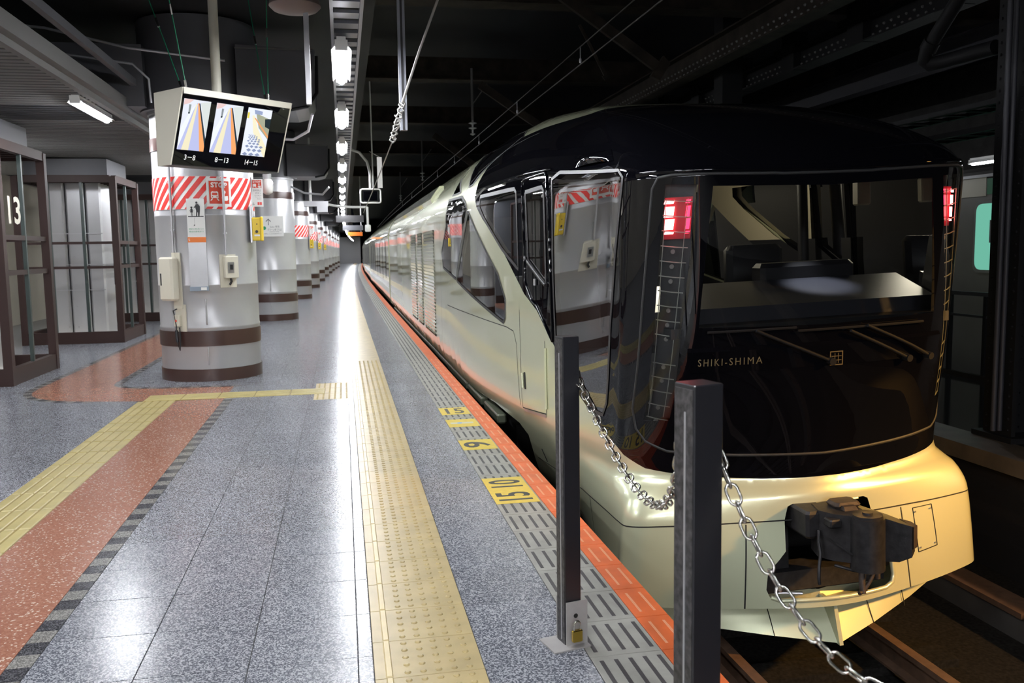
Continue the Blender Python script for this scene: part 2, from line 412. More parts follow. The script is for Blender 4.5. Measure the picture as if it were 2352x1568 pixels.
def dashes(pl, wd, mb, step=.11):
    """alternate dark and grey stones along a polyline"""
    P = [Vector(p) for p in pl]; k = 0
    for i in range(len(P)-1):
        d = P[i+1]-P[i]; n = max(1, round(d.length/step)); u = d.normalized(); w_ = Vector((-u.y, u.x))*wd
        for j in range(n):
            a = P[i]+d*(j/n); b = P[i]+d*((j+1)/n); k += 1
            mb.add([(*a,.001),(*b,.001),(*(b+w_),.001),(*(a+w_),.001)], [(0,1,2,3)], k % 2)
mb = MB()
dashes(smoothpoly([(-1.15,10.35,.01),(-2.70,10.52,.55),(-2.75,24.9,.01)])[7:-8]+[(-2.75,24.9)], -.085, mb)
dashes([(-1.2,10.34)]+[(-2.1,10.45)], -.085, mb)
dashes(list(reversed(smoothpoly([(-3.49,24.9,.01),(-3.47,9.9,.9),(-2.1,9.56,.01)])[7:-7]))+[(-3.49,24.9)], .085, mb)
o = mb.build('curved_border_stones', ['dash_dark', 'dash_light'], FLOOR); o['kind'] = 'stuff'
# yellow guide tiles
def bars(mb):
    for k in range(5):
        x = -.19+.038+.076*k
        mb.hexa([(x-.031,-.19,0),(x+.031,-.19,0),(x+.031,.19,0),(x-.031,.19,0),(x-.026,-.185,.005),(x+.026,-.185,.005),(x+.026,.185,.005),(x-.026,.185,.005)], 1)
gt = tile_mesh('guide_tile', .38, TG, ['guide_groove', 'guide'], bars)
lay('guide_tile', gt, [(-1.94, y, 0) for y in rows(0, 18)])
for i in range(5):
    o = link('guide_tile', gt, FLOOR, (-1.90+.37*i, 9.72, .0012)); o.rotation_euler = (0, 0, math.pi/2); o.scale = (1, .94, 1)
def dots4(mb):
    for i in range(6):
        for j in range(6):
            x, y = -.15+.06*i, -.15+.06*j; n = 8; vs = []
            for r, z in ((.0125, 0), (.0075, .005)):
                for k in range(n): vs.append((x+r*math.cos(2*math.pi*k/n), y+r*math.sin(2*math.pi*k/n), z))
            mb.add(vs, [(k, (k+1) % n, n+(k+1) % n, n+k) for k in range(n)]+[tuple(range(n, 2*n))], 0)
dt = tile_mesh('tactile_tile', .38, .38, ['tactile'], dots4)
lay('tactile_tile', dt, [(-.16, 9.34+.385*i, .0012) for i in range(3)])

# stickers with platform numbers
def sticker(y0, y1, items, label, mats=('yellow_s', 'black')):
    t = thing('floor_sticker', label, 'floor sticker', (.985, (y0+y1)/2, .0012))
    mb = MB(); mb.box(-.138, .128, -(y1-y0)/2, (y1-y0)/2, 0, .0006); mb.build('film', 'yellow_s', t)
    for body, w, h, ox, oy, rot in items:
        mb = MB(); c_, s_ = math.cos(rot), math.sin(rot)
        put_text(mb, body, lambda x, y: (ox+c_*x-s_*y, oy+s_*x+c_*y, .0009), w=w, h=h, bold=.02)
        mb.build('numeral', 'black', t)
    return t
sticker(7.95, 8.31, [('15', .17, .26, .0, 0, 0)], 'yellow floor sticker reading 15, farthest up the grey edge tiles')
t = sticker(7.37, 7.71, [], 'yellow floor sticker with a pale blue bar instead of a number')
mb = MB(); mb.box(-.11, .09, -.035, .035, .0006, .0008); mb.build('pale_bar', mat('pale print', (.55,.55,.45), .4), t)
mb = MB(); mb.cyl((-.03,0,.0008), (-.03,0,.0010), .022, n=16); mb.build('blue_dot', mat('blue print', (.12,.35,.75), .4), t)
sticker(6.48, 6.83, [('9', .20, .21, -.01, 0, math.pi/2)], 'yellow floor sticker reading a single 9 turned sideways')
sticker(5.02, 5.62, [('10', .18, .21, -.005, .15, math.pi/2), ('15', .18, .21, -.005, -.15, math.pi/2)], 'large yellow floor sticker reading 10 and 15 near the posts')

# ================================================================== track bed and the neighbouring platform
XC, TAU = 2.82, .034
mb = MB(); strip(mb, 1.0, 5.25, -14, FAR, -1.22); struct(mb.build('track_bed', 'ballast'))
mb = MB()
for i in range(90):
    y = -6+.72*i; mb.box(XC-1.0, XC+1.0, y, y+.22, -1.24, -1.165)
o = mb.build('sleepers', 'ballast'); struct(o)
def rail(x, label):
    mb = MB()
    ys = [-8, 10, 25]+list(np.linspace(30, 150, 14))
    prof = [(-.06,-1.165),(.06,-1.165),(.06,-1.15),(.011,-1.135),(.011,-1.045),(.034,-1.035),(.034,-1.0),(-.034,-1.0),(-.034,-1.035),(-.011,-1.045),(-.011,-1.135),(-.06,-1.15)]
    n = len(prof); vs = []; fs = []; 
    for y in ys: vs += [(x+bx(y)+a, y, z) for a, z in prof]
    for i in range(len(ys)-1):
        for k in range(n): fs.append((i*n+k, (i+1)*n+k, (i+1)*n+(k+1) % n, i*n+(k+1) % n))
    mb.add(vs, fs)
    o = mb.build('rail', 'rail', smooth=30); return tag(o, label, 'rail', 'rails of the near track')
rail(XC-.5335, 'rusty steel rail under the golden train, nearer the platform')
rail(XC+.5335, 'rusty steel rail under the golden train, farther from the platform')
t = thing('cable_trough', 'low rusty cable trough running along the track bed right of the train', 'trough', (4.55, -4, -1.22))
mb = MB(); mb.box(-.09, .09, 0, 70, 0, .17); mb.build('trough_body', 'concrete', t)
mb = MB()
for i in range(60): mb.box(-.11, .11, .9*i, .9*i+.87, .17, .21)
mb.build('lid', 'rail', t)
mb = MB(); mb.box(5.2, 8.0, -10, 130, -.30, -.212); mb.box(5.25, 8.0, -10, 130, -1.22, -.30)
P2 = struct(mb.build('floor_opposite_platform', mat('dark glossy platform floor', (.015,.015,.016), .10)))
mb = MB(); mb.box(5.15, 5.55, -10, 130, -.211, -.205); mb.box(5.15, 5.205, -10, 130, -.34, -.211); mb.build('platform_edge_coping', mat('dusty coping', (.07,.053,.036), .6, noise=.3, nscale=5), P2)
mb = MB(); strip(mb, 8.0, 12.2, -10, 130, -1.22); struct(mb.build('far_track_bed', 'ballast'))
mb = MB(); mb.box(16, 16.2, -10, 130, -1.2, 6); struct(mb.build('wall_right', 'concrete'))
mb = MB(); mb.box(-7.2, 16, FAR-30, FAR-29.5, -1.2, 6); struct(mb.build('wall_far', 'ceil_dark'))
mb = MB(); mb.box(-7.2, 2.45, 124, 124.3, 0, 3.6); struct(mb.build('wall_platform_end', 'wall_endgrey'))
mb = MB(); mb.box(-7.2, 16, -14.5, -14, -1.2, 6); struct(mb.build('wall_behind', 'ceil_dark'))
mb = MB(); mb.box(1.30, 12, -14, -5.2, -1.2, 0); struct(mb.build('floor_concourse', 'concrete'))
mb = MB(); mb.box(12.2, 16, -10, 130, -1.2, -.2); struct(mb.build('floor_far_platform', 'concrete'))

# ================================================================== left side walls
mb = MB(); mb.box(-7.4, -7.2, -14, FAR-30, -.1, 4.6); WL = struct(mb.build('wall_left', 'wall_cream'))
mb = MB(); mb.box(-7.2, -3.2, 24.0, 24.2, 0, 3.2); struct(mb.build('wall_partition', 'wall_grey'))
mb = MB(); mb.box(-7.2, -3.2, 23.96, 24.0, 0, .22); struct(mb.build('baseboard_partition', 'brown_steel'))

# ================================================================== ceilings
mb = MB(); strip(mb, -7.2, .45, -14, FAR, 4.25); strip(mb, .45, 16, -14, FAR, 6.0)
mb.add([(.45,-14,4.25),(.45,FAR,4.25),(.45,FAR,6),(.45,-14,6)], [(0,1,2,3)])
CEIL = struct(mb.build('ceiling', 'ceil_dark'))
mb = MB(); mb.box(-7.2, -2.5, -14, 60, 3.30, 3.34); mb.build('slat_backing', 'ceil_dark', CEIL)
mb = MB(); mb.hexa([(-2.3,-.045,0),(2.3,-.045,0),(2.3,.045,0),(-2.3,.045,0),(-2.3,-.05,.035),(2.3,-.05,.035),(2.3,.05,.035),(-2.3,.05,.035)])
o = mb.build('ceiling_slat', 'slat'); sm = o.data; bpy.data.objects.remove(o)
for i in range(110): link('ceiling_slat', sm, CEIL, (-4.8, 4.2+.145*i, 3.2))
mb = MB(); mb.box(-2.5, -2.36, -14, 60, 3.16, 3.30); mb.box(-2.50, -2.44, -14, 60, 3.10, 3.16)
mb.build('ceiling_edge_channel', 'slat', CEIL)
mb = MB(); mb.box(-2.30, -2.24, -14, 60, 3.42, 3.5); mb.build('edge_pipe_tray', 'duct', CEIL)
# ================================================================== LAMPS
def make_lamp():
    t = thing('ceiling_lamp', '', 'ceiling lamp')
    mb = MB()
    for s in (-1, 1): mb.hexa([(s*.074,-.66,-.012),(s*.08,-.66,-.012),(s*.08,.66,-.012),(s*.074,.66,-.012),(s*.03,-.66,.045),(s*.036,-.66,.05),(s*.036,.66,.05),(s*.03,.66,.045)])
    mb.box(-.036, .036, -.66, .66, .03, .09)
    mb.box(-.05, .05, -.68, -.62, -.02, .06); mb.box(-.05, .05, .62, .68, -.02, .06)
    mb.build('housing', 'white', t)
    mb = MB(); mb.cyl((0,-.62,-.012), (0,.62,-.012), .034, n=12); mb.build('tube', 'tube', t, smooth=40)
    return t
LAMP = make_lamp(); used = [0]
def lamp(x, y, z, label, group, rot=0):
    t = LAMP if not used[0] else copy_tree(LAMP); used[0] = 1
    t.location = (x, y, z); t.rotation_euler = (0, 0, rot); tag(t, label, 'ceiling lamp', group); return t
for k in range(-5, 38):
    y = 7.9+3.05*k
    ORD = ['second', 'third', 'fourth', 'fifth', 'sixth', 'seventh', 'eighth', 'ninth', 'tenth', 'eleventh', 'twelfth']
    if k < 0: lab = 'fluorescent lamp of the long row, overhead before the picture begins'
    elif k == 0: lab = 'largest and nearest fluorescent lamp in view of the long row'
    elif k < 12: lab = 'fluorescent lamp of the long row above the platform, %s nearest in view' % ORD[k-1]
    else: lab = 'tiny distant fluorescent lamp at the far end of the long row'
    o = lamp(.045+bx(y), y, 3.10, lab, 'fluorescent lamps in the row above the platform'); o.rotation_euler = (0, 0, -bslope(y))
for k in range(-1, 6):
    y = 10.85+6.1*k
    lamp(-2.72, y, 3.13, 'fluorescent tube lamp under the slatted ceiling, shining left of the monitors' if k == 0 else ('slatted ceiling lamp hidden farther back than the monitors' if k > 0 else 'slatted ceiling lamp overhead before the picture begins'), 'fluorescent lamps under the slatted ceiling')
lamp(11.9, 14.5, 3.02, 'single fluorescent lamp glowing beyond the train nose at far right', 'lamp over the far platform')
lamp(11.9, 8.4, 3.02, 'added fluorescent lamp over the far platform, unseen to the right of the picture', 'lamp over the far platform')  # unseen lamp added to light the background at right
lamp(7.75, 13.2, 2.95, 'added fluorescent lamp hidden behind the train nose to light the commuter train', 'lamp over the far platform')  # hidden lamp added to light the side of the commuter train
for y in (2.5, 8.3, 14.0):  # unseen lamps added to brighten the left side
    lamp(-5.2, y, 3.13, 'added fluorescent lamp, unseen beyond the left edge, brightening the left hall', 'added lamps beyond the left edge')
for x in (-4.5, -2.2, .9, 2.6):  # unseen lamps added so the nose gets enough neutral light
    for y in (-5.6, -8.0, -10.4, -12.4):
        lamp(x, y, 3.13, 'added fluorescent lamp, unseen behind the camera, lighting the train nose', 'added lamps behind the camera', math.pi/2)
# tray that carries the lamp row
t = thing('lighting_tray', 'long galvanised ladder tray carrying the row of fluorescent lamps', 'cable tray', (0, 0, 3.2))
mb = MB()
for x in (-.02, .19):
    for (a, b) in ((-12, 25),)+tuple(zip(np.linspace(25, 118, 11)[:-1], np.linspace(25, 118, 11)[1:])):
        mb.hexa([(x+bx(a)-.012,a,0),(x+bx(a)+.012,a,0),(x+bx(b)+.012,b,0),(x+bx(b)-.012,b,0),(x+bx(a)-.012,a,.1),(x+bx(a)+.012,a,.1),(x+bx(b)+.012,b,.1),(x+bx(b)-.012,b,.1)])
mb.build('side_rail', 'tray', t)
mb = MB()
for i in range(330):
    y = -8+.3*i; mb.box(-.02+bx(y), .19+bx(y), y, y+.16, .03, .055)
o = mb.build('rung', 'tray', t); o['kind'] = 'stuff'
mb = MB()
for i in range(20):
    y = -6+6.1*i; mb.cyl((.085+bx(y), y, .1), (.085+bx(y), y, 1.05), .012, n=8)
mb.build('hanger_rod', 'tray', t)

# ================================================================== COLUMNS
CR = .585; CX = -1.645
def cylp(phi, z, r): return (r*math.cos(phi), r*math.sin(phi), z)
def phi_of(X): return -math.acos(max(-1, min(1, (X-CX)/CR)))
def wrap_poly(mb, poly, phi0, r, z0, mi=None, sub=6):
    """flat print wrapped on the column: poly in metres (arc, height)"""
    n = len(poly); mb.add([cylp(phi0+s/r, z0+h, r) for s, h in poly], [tuple(range(n))], mi)
def make_column(striped, top=3.2):
    t = thing('station_column', '', 'column')
    mb = MB(); mb.vcyl(0, 0, [(CR,0),(CR,.62),(CR+.006,.63),(CR+.006,.65),(CR,.66),(CR,1.13),(CR+.003,1.135),(CR+.003,1.15),(CR,1.155),(CR,1.95),(CR+.003,1.955),(CR+.003,1.97),(CR,1.975),(CR,top-.06),(CR+.015,top-.05),(CR+.015,top)], n=64)
    mb.build('shaft', 'silver', t, smooth=40)
    for z0, z1 in ((0, .145), (.42, .60), (2.72, 2.87)):
        mb = MB(); mb.vcyl(0, 0, [(CR-.02,z0),(CR+.012,z0),(CR+.012,z1),(CR-.02,z1)], n=64, caps=False); mb.build('brown_band', 'brown', t, smooth=40)
    mb = MB()
    for z0, z1 in ((.20,.41),(.68,.98)):
        for a in (-1.50, 1.6): 
            p = cylp(a, 0, CR); mb.tube([(p[0],p[1],z0),(p[0]*1.012,p[1]*1.012,z0+.01),(p[0]*1.012,p[1]*1.012,z1-.01),(p[0],p[1],z1)], .010, n=6)
    mb.build('weld_bar', 'silver', t, smooth=50)
    mb = MB(); mb.vcyl(0, 0, [(CR+.09,top-.02),(CR+.09,4.22)], n=48); mb.build('collar', 'duct', t, smooth=40)
    if striped:
        mb = MB(); n = 96; vs = []
        for z in (2.03, 2.41):
            for i in range(n): vs.append(cylp(2*math.pi*i/n, z, CR+.004))
        mb.add(vs, [(i, (i+1) % n, n+(i+1) % n, n+i) for i in range(n)]); mb.build('white_band', 'white', t, smooth=60)
        ns = 31; pitch = 2*math.pi/ns; mb = MB()
        for k in range(ns):
            a0 = k*pitch; q = 8
            vs = []
            for j in range(q+1):
                h = j/q; sh = .31/CR*h
                for e in range(4): vs.append(cylp(a0+sh+pitch*.60*e/3, 2.032+.376*h, CR+.006))
            mb.add(vs, [(j*4+e, j*4+e+1, j*4+e+5, j*4+e+4) for j in range(q) for e in range(3)])
        mb.build('red_stripe', 'red', t, smooth=60)
    return t
def train_pic(mb, f, s, mi):     # front view of a train, white on red
    def P(pl): mb.add([f(x*s, y*s) for x, y in pl], [tuple(range(len(pl)))], mi)
    P([(-.4,-.25),(.4,-.25),(.4,.38),(.28,.5),(-.28,.5),(-.4,.38)])
    P([(-.32,-.3),(-.18,-.3),(-.36,-.55),(-.5,-.55)]); P([(.18,-.3),(.32,-.3),(.5,-.55),(.36,-.55)])
def train_holes(mb, f, s, mi):
    def P(pl): mb.add([f(x*s, y*s) for x, y in pl], [tuple(range(len(pl)))], mi)
    P([(-.29,.06),(.29,.06),(.29,.34),(-.29,.34)]); P([(-.16,.41),(.16,.41),(.16,.45),(-.16,.45)])
    for sx in (-.24, .24): P([(sx+.07*math.cos(a*math.pi/4), -.1+.07*math.sin(a*math.pi/4)) for a in range(8)])
def hand_pic(mb, f, s, mi):
    def P(pl): mb.add([f(x*s, y*s) for x, y in pl], [tuple(range(len(pl)))], mi)
    P([(-.1,-.2),(.06,-.2),(.06,.34),(.02,.42),(-.06,.42),(-.1,.34)])
    P([(-.28,-.1),(.42,.0),(.45,-.4),(.34,-.55),(-.1,-.55),(-.3,-.25)])
    P([(-.02+.2*math.cos(a*math.pi/6), .42+.2*math.sin(a*math.pi/6)) for a in range(12)])
def stop_sign(t, f, w, h, text_mat='white'):
    mb = MB(); mb.add([f(*p) for p in ((-w/2,-h/2),(w/2,-h/2),(w/2,h/2),(-w/2,h/2))] if False else [], [])
    def rect(x0, x1, y0, y1, lift, name, m_, seg=6):
        mb = MB(); vs = []
        for i in range(seg+1):
            x = x0+(x1-x0)*i/seg; vs += [f(x, y0, lift), f(x, y1, lift)]
        mb.add(vs, [(2*i, 2*i+2, 2*i+3, 2*i+1) for i in range(seg)]); mb.build(name, m_, t, smooth=60)
    rect(-w/2, w/2, -h/2, h/2, .009, 'stop_plate', 'white')
    rect(-w*.40, w*.40, -h*.40, h*.40, .0115, 'stop_field', 'redbrown')
    mb = MB(); put_text(mb, 'STOP', lambda x, y: f(x, y+h*.26, .014), w=w*.66, h=h*.18, bold=.03); mb.build('stop_lettering', 'white', t)
    mb = MB(); train_pic(mb, lambda x, y: f(x-w*.19, y-h*.12, .014), w*.36, 0); hand_pic(mb, lambda x, y: f(x+w*.19, y-h*.12, .014), w*.36, 0); mb.build('stop_pictogram', 'white', t)
    mb = MB(); train_holes(mb, lambda x, y: f(x-w*.19, y-h*.12, .016), w*.36, 0); mb.build('stop_pictogram_detail', 'redbrown', t)
def emergency_set(side_x, y, label_a, label_b, group=None):
    """yellow emergency button box and the flag sign above it, on the train side of a column"""
    t = thing('emergency_button_box', label_a, 'emergency button', (side_x, y, 1.66), group=group)
    mb = MB(); mb.bbox(-.02, .10, -.05, .05, 0, .28, .012); mb.build('case', 'yellow', t)
    mb = MB(); mb.bbox(.08, .112, -.06, .06, -.005, .29, .01); mb.build('cover', 'yellow', t)
    mb = MB(); mb.cyl((.04,-.05,.11), (.04,-.056,.11), .018, n=12); mb.cyl((.045,-.05,.2), (.045,-.054,.2), .008, n=8); mb.build('button', 'black', t)
    mb = MB(); mb.box(.01, .075, -.053, -.05, .055, .075); mb.build('label_strip', 'white', t)
    mb = MB(); mb.box(-.035, -.015, -.05, .05, -.02, .42); mb.build('back_rail', 'steel', t)
    s = thing('emergency_sign', label_b, 'sign', (side_x, y-.02, 2.07), group=(group+' signs') if group else None)
    mb = MB(); mb.box(-.005, .128, -.006, .006, 0, .33); mb.build('plate', 'white', s)
    mb = MB(); mb.box(.008, .115, -.0068, -.006, .225, .318); mb.build('red_field', 'redbrown', s)
    mb = MB(); f = lambda x, z: (.0615+x, -.0075, z); put_text(mb, 'STOP', lambda x, y_: f(x, .297+y_), w=.09, h=.022, bold=.02)
    train_pic(mb, lambda x, y_: f(x-.026, .252+y_), .045, 0); hand_pic(mb, lambda x, y_: f(x+.026, .252+y_), .045, 0); mb.build('white_print', 'white', s)
    mb = MB(); put_text(mb, '非常停止', lambda x, y_: f(x, .195+y_), w=.095, h=.024); put_text(mb, 'ボタン', lambda x, y_: f(x+.012, .163+y_), w=.07, h=.024)
    put_text(mb, 'Emergency', lambda x, y_: f(x+.01, .135+y_), w=.08, h=.013); put_text(mb, 'Train Stop', lambda x, y_: f(x+.01, .115+y_), w=.075, h=.013); put_text(mb, 'Button', lambda x, y_: f(x+.025, .095+y_), w=.045, h=.013)
    put_text(mb, '↓', lambda x, y_: f(x-.045, .035+y_), h=.035); mb.build('black_print', 'greyprint', s)
    mb = MB()
    for q in range(2): mb.box(.062+.027*q, .085+.027*q, -.0068, -.006, .02, .055)
    mb.build('red_marks', 'red', s)
    mb = MB(); mb.box(-.012, .0, -.012, .012, -.2, .35); mb.build('post', 'steel', s)
c0 = make_column(True); cp = make_column(False)
CY = [11.45, 20.9, 30.2, 39.4, 48.6, 57.8, 67, 76.2, 85.4, 94.6]
NTH = ['', 'second', 'third', 'fourth', 'fifth', 'sixth', 'seventh', 'eighth', 'ninth', 'tenth']
COLS = []
for i, y in enumerate(CY):
    src = cp if i == 1 else c0
    t = src if i < 2 else copy_tree(c0)
    t.location = (CX+bx(y), y, 0)
    if i == 0: l = 'nearest silver round column with red and white striped STOP band'
    elif i == 1: l = 'second silver column from the camera, with the white arrow sign and no stripes'
    else: l = '%s silver round column from the camera along the platform' % NTH[i]
    tag(t, l, 'column', 'silver columns along the platform'); COLS.append(t)
# stop sign wrapped on the first column
C0 = COLS[0]; ph = phi_of(-1.402)
stop_sign(C0, lambda x, y, l: cylp(ph+x/CR, 2.225+y, CR+l), .285, .33)
# things fixed to the first column: (X world on the front of the shaft)
def onshaft(X, out=0.0):
    p = phi_of(X); return (CX+(CR+out)*math.cos(p), CY[0]+(CR+out)*math.sin(p), p+math.pi/2)
x, y, a = onshaft(-1.66, .035)
t = thing('warning_board', 'tall narrow board with two walking figures above a steel panel on the nearest column', 'sign', (x, y, 1.11), a*.6)
mb = MB(); mb.box(-.10, .10, -.012, .012, .0, 1.04); mb.build('panel', 'steel', t)
mb = MB(); mb.box(-.098, .098, -.016, -.012, .60, 1.035); mb.build('white_sheet', 'white', t)
mb = MB(); mb.box(-.102, .102, -.018, -.012, .535, .595); mb.build('orange_strip', 'orange_p', t)
mb = MB(); put_text(mb, '5', lambda x, y: (-.085+x, -.019, .565+y), h=.03); mb.build('strip_numeral', 'white', t)
mb = MB(); f = lambda x, z: (x, -.0175, z)
def P(pl): mb.add([f(*p) for p in pl], [tuple(range(len(pl)))])
def disc(cx, cz, r): P([(cx+r*math.cos(k*math.pi/6), cz+r*math.sin(k*math.pi/6)) for k in range(12)])
mb.box(-.085, .088, -.0178, -.016, .828, .838)
disc(.015, .992, .013); P([(-.002,.94),(.004,.975),(.03,.978),(.052,.95),(.05,.90),(.042,.835),(.028,.835),(.026,.88),(.02,.88),(.018,.835),(.004,.835),(.008,.90)]); P([(.004,.965),(.012,.955),(-.012,.93),(-.018,.938)])
disc(-.043, .935, .010); P([(-.062,.938),(-.024,.938),(-.043,.95)]); P([(-.05,.925),(-.036,.925),(-.026,.88),(-.06,.88)]); P([(-.05,.88),(-.044,.88),(-.044,.84),(-.05,.84)]); P([(-.041,.88),(-.035,.88),(-.035,.84),(-.041,.84)]); P([(-.036,.92),(-.033,.922),(-.022,.898),(-.026,.896)]); P([(-.05,.92),(-.053,.922),(-.066,.896),(-.062,.894)])
P([(-.016,.93),(-.0145,.93),(-.0145,.838),(-.016,.838)]); P([(-.016,.82),(-.0145,.82),(-.0155,.735),(-.017,.735)]); P([(-.028,.72),(-.012,.73),(-.012,.74),(-.02,.742)])
mb.build('figures', 'black', t)
mb = MB(); put_text(mb, '線路内に物を落とした', lambda x, y: f(x, .69+y), w=.165, h=.017); put_text(mb, '場合は係員まで', lambda x, y: f(x, .66+y), w=.165, h=.017); mb.build('green_lines', 'green', t)
mb = MB(); mb.box(-.105, .105, -.025, .02, -.03, .02); mb.build('foot_clip', 'bluegrey_p', t)
mb = MB(); mb.box(.02, .085, -.027, -.025, -.022, .012); mb.build('foot_label', 'white', t)
x, y, a = onshaft(-1.95, .02)
t = thing('telephone_box', 'tall rounded cream box with a slot, left on the nearest column', 'telephone box', (x, y, .87), a)
mb = MB(); mb.box(-.02, .10, .0, .02, .0, .66); mb.build('back_plate', 'cream', t)
mb = MB(); mb.bbox(-.115, .085, -.13, .0, .10, .61, .022); mb.build('case', 'cream', t, smooth=30)
mb = MB(); mb.box(-.085, -.065, -.131, -.13, .28, .42); mb.build('slot', 'black', t)
x, y, a = onshaft(-1.915, .012)
t = thing('outlet_box', 'small cream outlet with a dangling black plug under the telephone box', 'socket', (x, y, .60), a)
mb = MB(); mb.box(-.05, .09, .0, .015, .0, .32); mb.build('plate', 'cream', t)
mb = MB(); mb.bbox(-.045, .03, -.05, .0, .06, .2, .008); mb.build('outlet', 'cream', t)
mb = MB(); mb.cyl((-.01,-.05,.13),(-.01,-.055,.13),.014,n=10); mb.build('red_button', 'redbrown', t)
mb = MB(); mb.tube([(-.005,-.03,.27),(-.05,-.04,.25),(-.03,-.045,.18),(-.01,-.05,.08),(-.015,-.05,-.04),(.0,-.05,-.15),(.02,-.045,-.22),(.03,-.04,-.1),(.02,-.03,.05)], .008, n=6); mb.cyl((-.013,-.05,.02),(-.005,-.052,-.12),.017,.02,n=8); mb.build('cord', 'black', t, smooth=50)
x, y, a = onshaft(-1.35, .012)
t = thing('switch_box', 'square cream switch box with a grey rocker on the nearest column', 'switch box', (x, y, 1.11), a)
mb = MB(); mb.box(-.10, .10, .0, .015, 0, .39); mb.build('back_plate', 'cream', t)
mb = MB(); mb.bbox(-.06, .10, -.08, .0, .11, .37, .008); mb.build('case', 'cream', t)
mb = MB(); mb.box(-.035, .04, -.084, -.08, .17, .30); mb.build('rocker_plate', 'steel', t)
mb = MB(); mb.box(-.012, .022, -.095, -.084, .21, .27); mb.build('rocker', 'black', t)
mb = MB(); mb.tube([(.01,-.04,.11),(.02,-.04,.07),(.0,-.03,.03)], .014, n=8); mb.build('cord', 'black', t, smooth=50)
for X, zt, zb, lab in ((-1.93, 2.9, 1.53, 'thin zinc conduit rising from the telephone box on the column'), (-1.372, 3.0, 1.49, 'thin zinc conduit rising from the switch box across the STOP sign')):
    x, y, a = onshaft(X, .035); mb = MB(); mb.tube([(x,y,zb),(x,y,zt)], .014, n=10)
    for z in (zb+.25, zb+.8, zt-.15): mb.box(x-.022, x+.022, y-.004, y+.03, z, z+.02)
    tag(mb.build('conduit', 'zinc', smooth=40), lab, 'conduit', 'conduits on the nearest column')
emergency_set(-1.055, 11.2, 'yellow emergency stop button box on the right of the nearest column', 'white STOP button flag sign above the nearest yellow emergency box')
for i in (2, 3, 4):
    emergency_set(CX+CR+.01+bx(CY[i]), CY[i]-.2, 'yellow emergency box on the %s column from the camera' % NTH[i], 'white STOP flag sign on the %s column from the camera' % NTH[i])
# white arrow sign on the second column
t = thing('arrow_sign', 'white sign with an up arrow and a green dot on the second column', 'sign', (-1.51, CY[1]-CR-.02, 1.88))
mb = MB(); mb.box(-.24, .24, -.004, .004, 0, .45); mb.build('plate', 'white', t)
mb = MB(); f = lambda x, z: (x, -.006, z)
mb.add([f(-.09,.25),f(-.075,.25),f(-.075,.36),f(-.03,.315),f(-.03,.34),f(-.0825,.395),f(-.135,.34),f(-.135,.315),f(-.09,.36)], [tuple(range(9))])
put_text(mb, 'Suica 専用', lambda x, y: f(x+.05, .215+y), w=.2, h=.05); put_text(mb, 'グリーン券うりば', lambda x, y: f(x+.045, .15+y), w=.3, h=.055)
put_text(mb, 'Green Car Tickets', lambda x, y: f(x+.04, .105+y), w=.2, h=.02); put_text(mb, '※発売しているのは東日本です', lambda x, y: f(x, .06+y), w=.38, h=.025)
mb.build('print', 'greyprint', t)
mb = MB(); mb.cyl(f(-.175,.185), (-.175,-.008,.185), .04, n=20); mb.build('green_dot', 'green', t)

# ================================================================== duct cladding over the columns
def duct(y, i, lab):
    t = thing('duct_casing', lab, 'duct', (CX+bx(y), y, 3.2), group='dark duct casings over the columns')
    mb = MB(); mb.hexa([(-2.3,-.55,.0),(-.52,-.55,.0),(-.52,.6,.0),(-2.3,.6,.0),(-2.3,-.6,.68),(-.52,-.6,.68),(-.52,.6,.68),(-2.3,.6,.68)]); mb.build('left_box', 'duct', t)
    prof = [(.5,0),(1.15,.0),(1.30,.04),(1.37,.16),(1.40,.68),(.5,.72)]
    mb = MB(); mb.prism(prof, lambda x, z: (x, -.55, z), lambda x, z: (x, .6, z)); mb.build('right_box', 'duct', t)
    mb = MB()
    mb.tube([(1.1,-.58,-.02),(1.3,-.58,.02),(1.41,-.58,.18),(1.42,-.58,.6)], .02, n=8); mb.build('trim_pipe', 'girder_black', t, smooth=40)
    mb = MB(); mb.box(.5, 1.38, -.615, -.6, .66, .675); mb.build('top_trim', 'slat', t)
    return t
duct(CY[0], 0, 'large dark grey duct casing wrapped round the top of the nearest column')
duct(CY[1], 1, 'dark grey duct casing round the top of the second column')
for i in range(2, 6): duct(CY[i], i, 'dark grey duct casing round the top of the %s column' % NTH[i])

# ================================================================== hanging monitor box
t = thing('monitor_box', 'hanging black monitor housing with three lit camera screens', 'monitor', (-.91, 8.9, 2.99), R(41.9))
W2, ZB, D0, D1 = .60, -.66, .25, .45
LF = math.hypot(ZB, D0)
def mp(x, s, l=0): # point on the sloping front: s metres below the top edge, l proud of it
    k = s/LF; n = Vector((0, ZB, -D0)).normalized(); return (x, D0*k+n.y*l, ZB*k+n.z*l)
mb = MB(); mb.hexa([(-W2,D0,ZB),(W2,D0,ZB),(W2,D1,ZB),(-W2,D1,ZB),(-W2,0,0),(W2,0,0),(W2,D1,0),(-W2,D1,0)]); mb.build('housing', 'satin_black', t)
for sx in (-1, 1):
    mb = MB(); x0, x1 = sorted((sx*W2, sx*(W2+.012))); mb.hexa([(x0,D0,ZB),(x1,D0,ZB),(x1,D1+.01,ZB),(x0,D1+.01,ZB),(x0,-.01,.01),(x1,-.01,.01),(x1,D1+.01,.01),(x0,D1+.01,.01)]); mb.build('side_panel', 'cream', t)
mb = MB(); mb.box(-W2, W2, -.012, D1, 0, .012); mb.box(-W2, W2, -.012, -.002, -.045, .0); mb.build('top_panel', 'cream', t)
